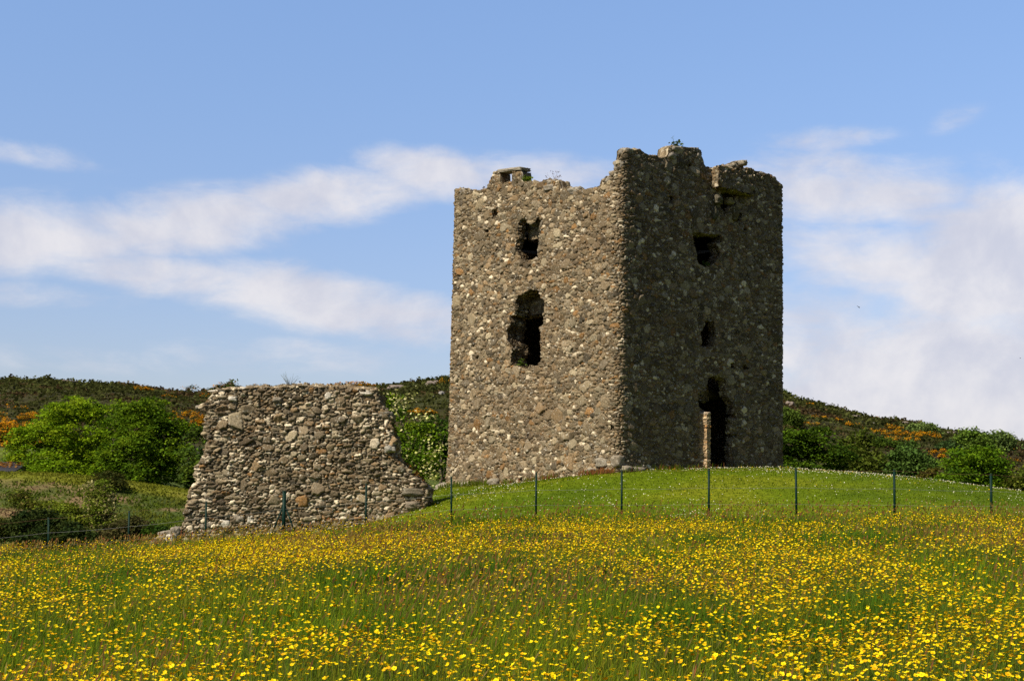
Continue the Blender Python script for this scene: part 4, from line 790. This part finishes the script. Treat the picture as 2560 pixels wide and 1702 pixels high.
# ------------------------------------------------------------------ fence
def build_fence():
    fb = at(1280, 1290, 34.8); f = thing('wire_fence', fb, 'wire fence on slim dark green metal posts along the meadow edge', 'fence'); tops = []; R = random.Random(2)
    for k, (px, pb, pt, Y) in enumerate(POSTS):
        b = at(px, pb, Y); tpt = at(px + (R.uniform(-2, 2) if k not in (6,) else 2), pt, Y); g = float(gz(b[0], Y)); b[2] = g - .1; lx = (tpt[0] - b[0]) * .9; tops.append((b[0] + lx, Y, tpt[2], g))
        mb = MB(); strain = k == 6; s = .042 if strain else .024
        prof = np.array([(-s, -s), (s, -s), (s, s), (-s, s)]) if strain else np.array([(-s, -s), (s, -s), (s, -s + .007), (-s + .007, -s + .007), (-s + .007, s), (-s, s)]); n = len(prof)
        V = np.concatenate([np.c_[prof + np.array([b[0], Y]), np.full(n, b[2])], np.c_[prof + np.array([b[0] + lx, Y]), np.full(n, tpt[2])]]); q = [[i, (i + 1) % n, n + (i + 1) % n, n + i] for i in range(n)]
        mb.add(V, [np.array(q), np.arange(n, 2 * n)[None], np.arange(n)[None][:, ::-1]], (.5, .5, .5)); p = part('post', mb.mesh('post', [M_POST]), f)
        if strain:
            for sx in (-1, 1):
                cb = MB(); V, pl = tube([np.array([b[0] + lx * .5 + sx * .03, Y, tpt[2] - .38]), np.array([b[0] + sx * .36, Y + (.0), g + .06])], .022, 6); cb.add(V, pl); part('brace', cb.mesh('brace', [M_POST]), p)
            cb = MB(); V, pl = tube([np.array([b[0] + lx, Y, tpt[2] + .001]), np.array([b[0] + lx, Y, tpt[2] + .018])], [.064, .05], 4); cb.add(V, pl); part('post_cap', cb.mesh('post_cap', [M_POST]), p)
    for fr, m in ((.97, M_RUST), (.62, M_WIRE), (.30, M_WIRE)):
        P = []
        for k in range(len(tops)):
            x, y, z, g = tops[k]; zz = g + .1 + (z - g - .1) * fr; P.append((x, y - .03, zz))
            if k < len(tops) - 1:
                x2, y2, z2, g2 = tops[k + 1]; z3 = g2 + .1 + (z2 - g2 - .1) * fr
                for t in (.25, .5, .75): P.append((x + (x2 - x) * t, y - .03 + (y2 - y) * t, zz + (z3 - zz) * t - .018 * 4 * t * (1 - t)))
        V, pl = tube(P, .0026 if fr < .9 else .0026, 5); mb = MB(); mb.add(V, pl); part('wire', mb.mesh('wire', [m], True), f)
build_fence()

# ------------------------------------------------------------------ farm shed at the left edge, rocks on the hill, birds
def build_shed():
    Y = 74.0; a = at(22, 1151, Y); z1 = a[2]; z0 = at(22, 1186, Y)[2]; x1 = a[0]; x0 = x1 - 9; dp = 3.2; t = thing('farm_shed', (x1 - 4.5, Y + dp, z0 - 2), 'grey slate shed roof peeping out at the left edge beside the sycamore', 'shed')
    mb = MB(); rg = np.array([(x0, Y + dp, z1), (x1, Y + dp, z1), (x1, Y, z0), (x0, Y, z0), (x1, Y + 2 * dp, z0), (x0, Y + 2 * dp, z0)]); lo = rg - np.array([0, 0, .1])
    mb.add(np.concatenate([rg, lo]), [np.array([[0, 3, 2, 1], [0, 1, 4, 5], [6, 7, 8, 9], [6, 11, 10, 7], [3, 9, 8, 2], [2, 8, 7, 1], [1, 7, 10, 4], [4, 10, 11, 5]])], (.3, .3, .3))
    rf = part('roof', mb.mesh('roof', [M_SLATE]), t)
    bt = MB()
    for k in range(9):
        q = (k + .5) / 9; p = np.array([(x0, Y + dp * (1 - q), z1 + (z0 - z1) * q), (x1, Y + dp * (1 - q), z1 + (z0 - z1) * q)]); V, pl = tube(p + np.array([0, 0, .01]), .03, 4); bt.add(V, pl)
    part('slate_course', bt.mesh('slate_course', [M_SLATE]), rf)
    rng = np.random.default_rng(3); n = 160; q = rng.uniform(0, .5, n); P = np.c_[rng.uniform(x1 - 2.5, x1 - .1, n), Y + dp * (1 - q), z1 + (z0 - z1) * q + .04]; V, qq, c = leaves(rng, P, .2, np.array([(.36, .20, .03), (.30, .14, .03)]), 3.0); part('lichen', mesh_np('lichen', V, [qq], c, [M_LEAF]), rf)
    wb = MB(); x0w, x1w = x0 + .2, x1 - .15; g = z0 - 2.4
    Vw = np.array([(x0w, Y + .25, g), (x1w, Y + .25, g), (x1w, Y + 2 * dp - .25, g), (x0w, Y + 2 * dp - .25, g), (x0w, Y + .25, z0 - .02), (x1w, Y + .25, z0 - .02), (x1w, Y + 2 * dp - .25, z0 - .02), (x0w, Y + 2 * dp - .25, z0 - .02), (x1w, Y + dp, z1 - .2), (x0w, Y + dp, z1 - .2)])
    wb.add(Vw, [np.array([[0, 1, 5, 4], [2, 3, 7, 6]]), np.array([[1, 2, 6, 8, 5], [3, 0, 4, 9, 7]])]); part('wall', wb.mesh('wall', [M_HARL]), t)
build_shed()
for k, (px, py, w_, h_, l) in enumerate(((992, 968, 44, 11, 'pinkish rock slab on the skyline between ruined wall and tower'), (1085, 958, 40, 16, 'grey rock outcrop under the skyline beside the tower'), (1104, 982, 14, 8, 'small pale boulder nearest the left edge of the tower'), (1088, 992, 9, 5, 'small whitish boulder below the grey outcrop'), (1056, 1002, 12, 4, 'flat pale stone low on the slope behind the hawthorn'),
         (178, 955, 56, 7, 'long pale rock ledge on the left skyline'), (1975, 1010, 30, 14, 'pinkish rock slope right of the tower'), (2135, 1042, 44, 9, 'brownish rock ledge on the right slope'), (2262, 1058, 24, 9, 'reddish rock on the right skyline'), (2375, 1084, 44, 10, 'grey rock face left of the feathery hillside tree'), (2187, 1056, 9, 8, 'small pale boulder under the right skyline gorse'))):
    p = on_hill(px, py + h_ * .3); s = sc(p[1]); mb = MB(); rock_mesh(mb, p + np.array([0, 0, h_ * .1 * s]), (w_ * s, w_ * s * .7, h_ * s * 1.3), 300 + k, (.19, .155, .13) if w_ > 15 else (.26, .245, .22), .2 * k, 3, .35, .5)
    top('rock_outcrop', mb.mesh('rock_outcrop', [M_ROCK]), p, label=l, cat='rock', group='pale rocks on the hillside')
def bird(px, py, Y, span, label, hd):
    p = at(px, py, Y); t = thing('bird', p, label, 'bird', 'birds in the sky'); c, s_ = math.cos(hd), math.sin(hd); fw = np.array([c, .3, s_]); fw /= np.linalg.norm(fw); sd_ = np.array([-fw[1], fw[0], .35]); sd_ /= np.linalg.norm(sd_)
    mb = MB(); P = [p + fw * span * e for e in (-.38, -.25, -.05, .15, .24, .30)]; V, pl = tube(P, np.array([.01, .035, .075, .065, .05, .01]) * span, 8); mb.add(V, pl); V, pl = tube([p - fw * span * .3, p - fw * span * .55], [.02 * span, .06 * span], 4); mb.add(V, pl); part('body', mb.mesh('body', [M_FEATHER], True), t)
    for e in (-1, 1):
        wb = MB(); r0 = p + fw * .12 * span; r1 = p - fw * .1 * span; tip = p + sd_ * e * span * .5 - fw * .12 * span + np.array([0, 0, .16 * span]); m0 = p + sd_ * e * span * .25 + fw * .14 * span + np.array([0, 0, .12 * span]); th = np.array([0, 0, .012 * span])
        wb.add(np.array([r0, m0, tip, r1, r0 + th, m0 + th, tip + th, r1 + th]), [np.array([[0, 1, 2, 3], [7, 6, 5, 4], [0, 4, 5, 1], [1, 5, 6, 2], [2, 6, 7, 3], [3, 7, 4, 0]])]); part('wing', wb.mesh('wing', [M_FEATHER]), t)
bird(2147, 768, 110, .34, 'small dark bird flying in the pale clouds right of the tower', -.6)
bird(2551, 895, 150, .22, 'tiny dark bird at the far right edge of the sky', .4)

# ------------------------------------------------------------------ plants on the masonry
def tuft(name, c, n, h, spread, cols, wd, label, cat, seed, heads=None, lf=None):
    rng = np.random.default_rng(seed); mb = MB(); c = np.array(c, float)
    for k in range(n):
        b = c + np.array([rng.uniform(-.004, .004), 0, 0]); d = np.array([rng.normal() * (.3 + spread * 1.6), rng.normal() * .35, 1.0]); hh = h * rng.uniform(.5, 1.1); e = b + d / np.linalg.norm(d) * hh; m = (b + e) / 2 + np.array([rng.normal() * .03, 0, .03])
        V, pl = tube([b - np.array([0, 0, .05]), m, e], [wd, wd * .8, wd * .5], 3); cc = np.array(cols[rng.integers(len(cols))]); mb.add(V, pl, cc)
        if heads is not None:
            V, q, cl_ = leaves(rng, e + rng.normal(size=(4, 3)) * .03, .05, np.array([heads]), .5); mb.add(V, [q], cl_)
        if lf: V, q, cl_ = leaves(rng, b + (e - b) * rng.uniform(.2, 1, (lf, 1)) + rng.normal(size=(lf, 3)) * .06, .11, np.array(cols), .5); mb.add(V, [q], cl_)
    t = top(name, mb.mesh(name, [M_LEAF]), c, label=label, cat=cat); return t
gr = [(.08, .12, .02), (.06, .10, .015)]; dry = [(.16, .13, .08), (.11, .085, .05)]
tuft('elder_sprig', fpt('R', 1706, 370, -.3), 9, .32, .13, [(.05, .09, .02), (.07, .11, .03)], .008, 'small green shrub sprouting from the highest lump of the tower', 'plant', 1, None, 9)
tuft('fern_tuft', fpt('L', 1310, 456, -.15), 16, .26, .10, [(.09, .15, .012), (.12, .18, .015)], .007, 'bright green fern beside the small parapet opening on the tower', 'plant', 2, None, 10)
tuft('fern_tuft', fpt('L', 1268, 452, -.5), 10, .3, .08, [(.07, .12, .015)], .007, 'green fern seen through the small parapet opening', 'plant', 12, None, 8)
tuft('dry_stalks', fpt('L', 1360, 454, -.5), 14, .42, .34, dry, .004, 'thin dry flower stalks on the left wall head of the tower', 'plant', 3, (.14, .09, .08))
tuft('dry_stalks', fpt('L', 1186, 478, -.4), 6, .22, .1, dry, .004, 'few tiny dry stalks at the left end of the tower top', 'plant', 4, (.13, .1, .08))
tuft('grass_tuft', at(725, 966, WY + .5), 22, .42, .26, dry + gr, .004, 'sparse dry grass tuft in the middle of the ruined wall top', 'grass tuft', 5, None)
tuft('grass_tuft', at(575, 972, WY + .6), 30, .22, .36, dry + gr, .006, 'low olive grass tuft on the left end of the ruined wall top', 'grass tuft', 6, None, 4)
tuft('fern_tuft', fpt('L', 1296, 914, -.12), 10, .16, .06, gr, .006, 'little green plant on the sill of the broken lower window', 'plant', 7, None, 6)
tuft('fern_tuft', fpt('R', 1775, 667, -.15), 8, .14, .08, gr, .006, 'dark green plant on the sill of the upper window over the door', 'plant', 8, None, 6)

# ------------------------------------------------------------------ meadow, lawn and bank growth
rng = np.random.default_rng(123)
def scatter(n, y0, y1, w0=.44, pw=1.0):
    """points in the wedge in front of the camera, density falling as 1/y^pw"""
    y = (y0 ** (2 - pw) + rng.uniform(0, 1, n) * (y1 ** (2 - pw) - y0 ** (2 - pw))) ** (1 / (2 - pw)); x = rng.uniform(-1, 1, n) * (w0 * y + 3.8); return x, y
def blades(x, y, h, wd, col, lean_=.35, wind=.12, tipc=1.25, z0=None, jit=.2):
    n = len(x); z = gz(x, y) - .02 if z0 is None else z0; th = rng.uniform(0, 2 * math.pi, n); l = np.abs(rng.normal(0, lean_, n)); dx = np.cos(th) * l + wind; dy = np.sin(th) * l; ph = rng.uniform(0, math.pi, n); wx = np.cos(ph) * wd * .5; wy = np.sin(ph) * wd * .3
    b = np.stack([x, y, z], -1); m = b + np.stack([dx * h * .35, dy * h * .35, h * .6], -1); t = b + np.stack([dx * h, dy * h, h * (1 - .2 * l)], -1); wv = np.stack([wx, wy, 0 * wx], -1)
    V = np.stack([b - wv, b + wv, m + wv * .85, m - wv * .85, t], 1).reshape(-1, 3); i = np.arange(n)[:, None] * 5
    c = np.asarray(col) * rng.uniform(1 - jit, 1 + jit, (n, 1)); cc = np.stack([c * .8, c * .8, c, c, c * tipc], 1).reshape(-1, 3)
    return V, [i + np.array([[0, 1, 2, 3]]), i + np.array([[3, 2, 4]])], cc
def in_meadow(x, y, m=.1): return y < fence_y(x) + m
GREEN = np.array([(.118, .185, .007), (.155, .23, .008), (.085, .16, .007), (.185, .225, .010), (.22, .21, .016)])
def meadow():
    gb = MB()
    x, y = scatter(480000, 5.0, 36.5, .44, 1.1); k = in_meadow(x, y); x = x[k]; y = y[k]; n = len(x)
    tone = vnoise(x * .35, y * .25, 90, 3); lush = smooth(.12, .42, vnoise(x * .6 + 4, y * .42, 91, 3))
    c = GREEN[np.clip((rng.normal(size=n) * .9 + 2 + tone * 2.0).round().astype(int), 0, 4)]; c = c * (1 - .8 * lush[:, None]) + np.array((.033, .088, .006)) * .95 * lush[:, None]
    h = rng.uniform(.16, .36, n) * (1 + .25 * tone + .35 * lush); wd = np.maximum(.005, y * .00075) * rng.uniform(.7, 1.3, n)
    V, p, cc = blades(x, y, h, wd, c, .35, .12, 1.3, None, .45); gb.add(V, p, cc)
    top('grass', gb.mesh('grass', [M_GRASS]), kind='stuff', label='tall meadow grass in front of the fence', cat='grass')
    # flowering grass stalks with brownish heads
    sb = MB(); x, y = scatter(88000, 5.0, 36.6, .44, 1.1); k = in_meadow(x, y, .3); x = x[k]; y = y[k]; pat = vnoise(x * .32 + 9, y * .22, 93, 3); edge = smooth(-5, -.5, y - fence_y(x))
    k = rng.uniform(size=len(x)) < np.clip(.05 + .6 * smooth(.15, .55, pat) + .35 * edge, 0, 1); x = x[k]; y = y[k]; n = len(x)
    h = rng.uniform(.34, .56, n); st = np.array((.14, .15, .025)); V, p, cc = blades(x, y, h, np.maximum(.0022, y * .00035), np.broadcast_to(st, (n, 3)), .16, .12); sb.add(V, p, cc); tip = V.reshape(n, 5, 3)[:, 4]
    hc = np.array([(.21, .12, .035), (.25, .165, .04), (.17, .13, .025), (.28, .21, .06), (.24, .09, .035)])[rng.integers(0, 5, n)]; hl = rng.uniform(.05, .10, n); d = np.stack([rng.normal(.35, .25, n), rng.normal(0, .25, n), np.ones(n)], -1); d /= np.linalg.norm(d, axis=1)[:, None]; wv = np.stack([np.maximum(.005, y * .00045), 0 * y, 0 * y], -1)
    V = np.stack([tip - d * .01, tip + d * hl[:, None] * .5 + wv, tip + d * hl[:, None], tip + d * hl[:, None] * .5 - wv], 1).reshape(-1, 3); sb.add(V, [np.arange(4 * n).reshape(n, 4)], np.repeat(hc * rng.uniform(.75, 1.25, (n, 1)), 4, 0))
    top('seed_grass', sb.mesh('seed_grass', [M_GRASS]), kind='stuff', label='brown headed flowering grass stalks scattered through the meadow', cat='grass')
meadow()
YEL = np.array([(.80, .58, .003), (.84, .65, .004), (.72, .40, .003), (.86, .68, .006)])
def flower_geo(c, r, tilt, az_, cup, petals, colr):
    """arrays -> cup shaped heads of five petals"""
    n = len(c); V = np.zeros((n, petals * 3 + 1, 3)); up_ = np.stack([np.sin(tilt) * np.cos(az_), np.sin(tilt) * np.sin(az_), np.cos(tilt)], -1); a = np.cross(up_, np.array([.3, 1, .1])); a /= np.linalg.norm(a, axis=1)[:, None]; b = np.cross(up_, a); V[:, 0] = c
    fs = []
    for k in range(petals):
        for j, (da, rr, hh) in enumerate(((-.5, .85, .55), (0, 1.0, 1.0), (.5, .85, .55))):
            q = 2 * math.pi * (k + da) / petals; V[:, 1 + 3 * k + j] = c + r[:, None] * (rr * (a * math.cos(q) + b * math.sin(q))) + up_ * (r * cup * hh)[:, None]
        fs.append([0, 1 + 3 * k, 2 + 3 * k, 3 + 3 * k])
    i = np.arange(n)[:, None, None] * (petals * 3 + 1); f = (i + np.array(fs)[None]).reshape(-1, 4)
    cc = np.repeat(colr[:, None], petals * 3 + 1, 1); cc[:, 0] *= np.array((.85, .75, 1.0)); return V.reshape(-1, 3), f, cc.reshape(-1, 3)
def buttercups():
    x, y = scatter(200000, 5.2, 36.3, .44, 1.05); k = in_meadow(x, y, -.15); x = x[k]; y = y[k]
    p = 1.9 * vnoise(x * .36 + 2, y * .2 + 5, 101, 3) + .8 * vnoise(x * 1.1, y * .6, 102, 2); lush = smooth(.12, .42, vnoise(x * .6 + 4, y * .42, 91, 3)); edge = smooth(-4.5, -1.0, y - fence_y(x)) * smooth(-4, 0, x)
    k = rng.uniform(size=len(x)) < np.clip(.24 + .9 * smooth(-.3, .6, p) - 1.0 * lush, .03, 1) * (1 - .8 * edge); x = x[k]; y = y[k]; n = len(x)
    g = gz(x, y); h = rng.uniform(.30, .50, n); r = rng.uniform(.0095, .0155, n) * (1 + .007 * y); tilt = np.abs(rng.normal(0, .45, n)); azf = rng.uniform(0, 6.28, n)
    c = np.stack([x, y, g + h], -1); px, py = proj(c); vis = (px > 0) & (px < 2560) & (py < 1702); size = np.where(vis, r / y, 0); big = np.argsort(-size)[:300]; rest = np.ones(n, bool); rest[big] = False
    fb = MB(); cc = YEL[rng.integers(0, 4, n)] * rng.uniform(.8, 1.1, (n, 1))
    V, f, cl_ = flower_geo(c[rest], r[rest], tilt[rest], azf[rest], .55, 5, cc[rest]); mf = mesh = None
    m = rest.sum(); V2, p2, c2 = blades(x[rest], y[rest], h[rest], np.maximum(.002, y[rest] * .0003), np.broadcast_to((.075, .10, .018), (m, 3)), 0, 0); tip = V2.reshape(m, 5, 3); tip[:, 4] = c[rest]
    fb.add(V, [f], cl_); fb.add(tip.reshape(-1, 3), p2, c2)
    top('buttercups', fb.mesh('buttercups', [M_PETAL]), kind='stuff', label='yellow buttercups spread over the meadow behind the nearest flowers', cat='flowers')
    protos = []
    for k in range(8):
        mb = MB(); hh = .32 + .024 * k; cc1 = YEL[[k % 4]] * (.9 + .03 * k)
        V, f, cl_ = flower_geo(np.array([[.01 * (k - 4), 0, hh]]), np.array([.0145 + .0005 * k]), np.array([.15 + .09 * k]), np.array([k * 1.7]), .55, 5, cc1); mb.add(V, [f], cl_)
        V, pl = tube([(0, 0, -.02), (.004 * (k - 4), .01, hh * .5), (.01 * (k - 4), 0, hh)], [.0022, .0018, .0014], 4); mb.add(V, pl, (.075, .10, .018))
        cen, f2, c_ = flower_geo(np.array([[.01 * (k - 4), 0, hh + .003]]), np.array([.005]), np.array([.1]), np.array([0.0]), .8, 5, np.array([[.6, .38, .01]])); mb.add(cen, [f2], c_)
        protos.append(mb.mesh('buttercup', [M_PETAL]))
    first = None
    for j, i in enumerate(big):
        if first is None: o = first = bpy.data.objects.new('buttercup', protos[0]); setp(o, 'single yellow buttercup among the nearest flowers along the bottom of the meadow', 'flower', 'nearest buttercups in the meadow')
        else: o = first.copy(); o.data = protos[j % 8]
        COL.objects.link(o); o.location = (x[i], y[i], float(g[i]) + h[i] - (.32 + .024 * (j % 8))); o.rotation_euler = (0, 0, azf[i])
buttercups()
def lawn():
    n = 130000; x = rng.uniform(-9, 24, n); y = rng.uniform(33, 52, n); fy = fence_y(x); k = (y > fy - .1) & (x > -8.3 + .25 * (y - 38)); 
    q = (np.abs((x - TC[0]) * DL[0] + (y - TC[1]) * DL[1]) > SIDE / 2 + .05) | (np.abs((x - TC[0]) * DR[0] + (y - TC[1]) * DR[1]) > SIDE / 2 + .05); k &= q; x = x[k]; y = y[k]; n = len(x)
    t = vnoise(x * .5, y * .5, 21, 4); c = np.array([(.085, .14, .004), (.115, .17, .005), (.14, .185, .007), (.07, .115, .004)])[np.clip((rng.normal(size=n) * .8 + 1.4 + t * 3.0).round().astype(int), 0, 3)]
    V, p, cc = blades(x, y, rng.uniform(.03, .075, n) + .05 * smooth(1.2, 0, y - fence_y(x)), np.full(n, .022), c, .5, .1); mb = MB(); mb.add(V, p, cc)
    top('lawn_grass', mb.mesh('lawn_grass', [M_GRASS]), kind='stuff', label='short mown grass on the mound below the tower', cat='grass')
    n = 36000; x = rng.uniform(-7, 22, n); y = rng.uniform(34, 48, n); d = vnoise(x * .45, y * .9, 111, 3); crest = smooth(41.0, 43.2, y) * smooth(3, 5, x)
    k = (y > fence_y(x) + .6) & (rng.uniform(size=n) < np.clip(.08 + .55 * smooth(.15, .55, d) + .24 * crest, 0, 1)) & (x > -6.8 + .25 * (y - 38)); q = (np.abs((x - TC[0]) * DL[0] + (y - TC[1]) * DL[1]) > SIDE / 2 + .15) | (np.abs((x - TC[0]) * DR[0] + (y - TC[1]) * DR[1]) > SIDE / 2 + .15); k &= q; x = x[k]; y = y[k]; n = len(x)
    yl = rng.uniform(size=n) < .13; cc = np.where(yl[:, None], np.array((.8, .55, .01)), np.array((.74, .73, .50))) * rng.uniform(.85, 1.1, (n, 1))
    V, f, c = flower_geo(np.stack([x, y, gz(x, y) + rng.uniform(.03, .06, n)], -1), rng.uniform(.009, .016, n), np.abs(rng.normal(0.35, .4, n)), rng.uniform(3.6, 5.8, n), .25, 4, cc); mb = MB(); mb.add(V, [f], c)
    top('daisies', mb.mesh('daisies', [M_PETAL]), kind='stuff', label='white daisies dotted over the mown mound', cat='flowers')
lawn()
def bank():
    n = 45000; x = rng.uniform(-26, -5, n); y = rng.uniform(39, 63, n); k = (y > fence_y(x) + 1.0) & ((x < -8.6) | (y > 44)); x = x[k]; y = y[k]; n = len(x); t = vnoise(x * .8, y * .8, 9, 4); gn = vnoise(x * .35, y * .35, 14, 3)
    rim = smooth(55.5, 57.5, y); c = np.where((t > .16)[:, None], np.array((.17, .11, .06)), np.array((.11, .125, .016))); c = np.where((rim > .5)[:, None], np.array((.14, .15, .014)), c); c = np.where(((gn > .15) & (rim < .5))[:, None], np.array((.085, .12, .012)), c)
    V, p, cc = blades(x, y, rng.uniform(.05, .15, n), np.full(n, .07), c, .9, .1, 1.1, None, .3); mb = MB(); mb.add(V, p, cc); top('bank_scrub', mb.mesh('bank_scrub', [M_GRASS]), kind='stuff', label='dead bracken and rough grass on the bank behind the fence', cat='bracken')
bank()
def foot_weeds():
    n = 2600; t = rng.uniform(0, 1, n); a_ = np.where(rng.uniform(size=n) < .7, 1, 0); d = np.abs(rng.normal(0, .16, n)) + .06
    L = C0[None] + DL[None] * (t * SIDE)[:, None] + NL[None, :2] * d[:, None]; Rr = C0[None] + DR[None] * (t * SIDE)[:, None] + NR[None, :2] * d[:, None]; P = np.where(a_[:, None] > 0, L, Rr)
    red = (rng.uniform(size=n) < np.where(a_ > 0, smooth(.75, .1, t) * .8, .25)); c = np.where(red[:, None], np.array((.23, .095, .03)), np.array((.10, .135, .010)))
    keep = (vnoise(t * 14, a_ * 5.0, 7, 2) > -.15); V, p, cc = blades(P[keep, 0], P[keep, 1], rng.uniform(.08, .26, keep.sum()), np.full(keep.sum(), .022), c[keep], .4, .05); mb = MB(); mb.add(V, p, cc)
    top('foot_weeds', mb.mesh('foot_weeds', [M_GRASS]), kind='stuff', label='reddish weeds and long grass along the foot of the tower', cat='weeds')
foot_weeds()
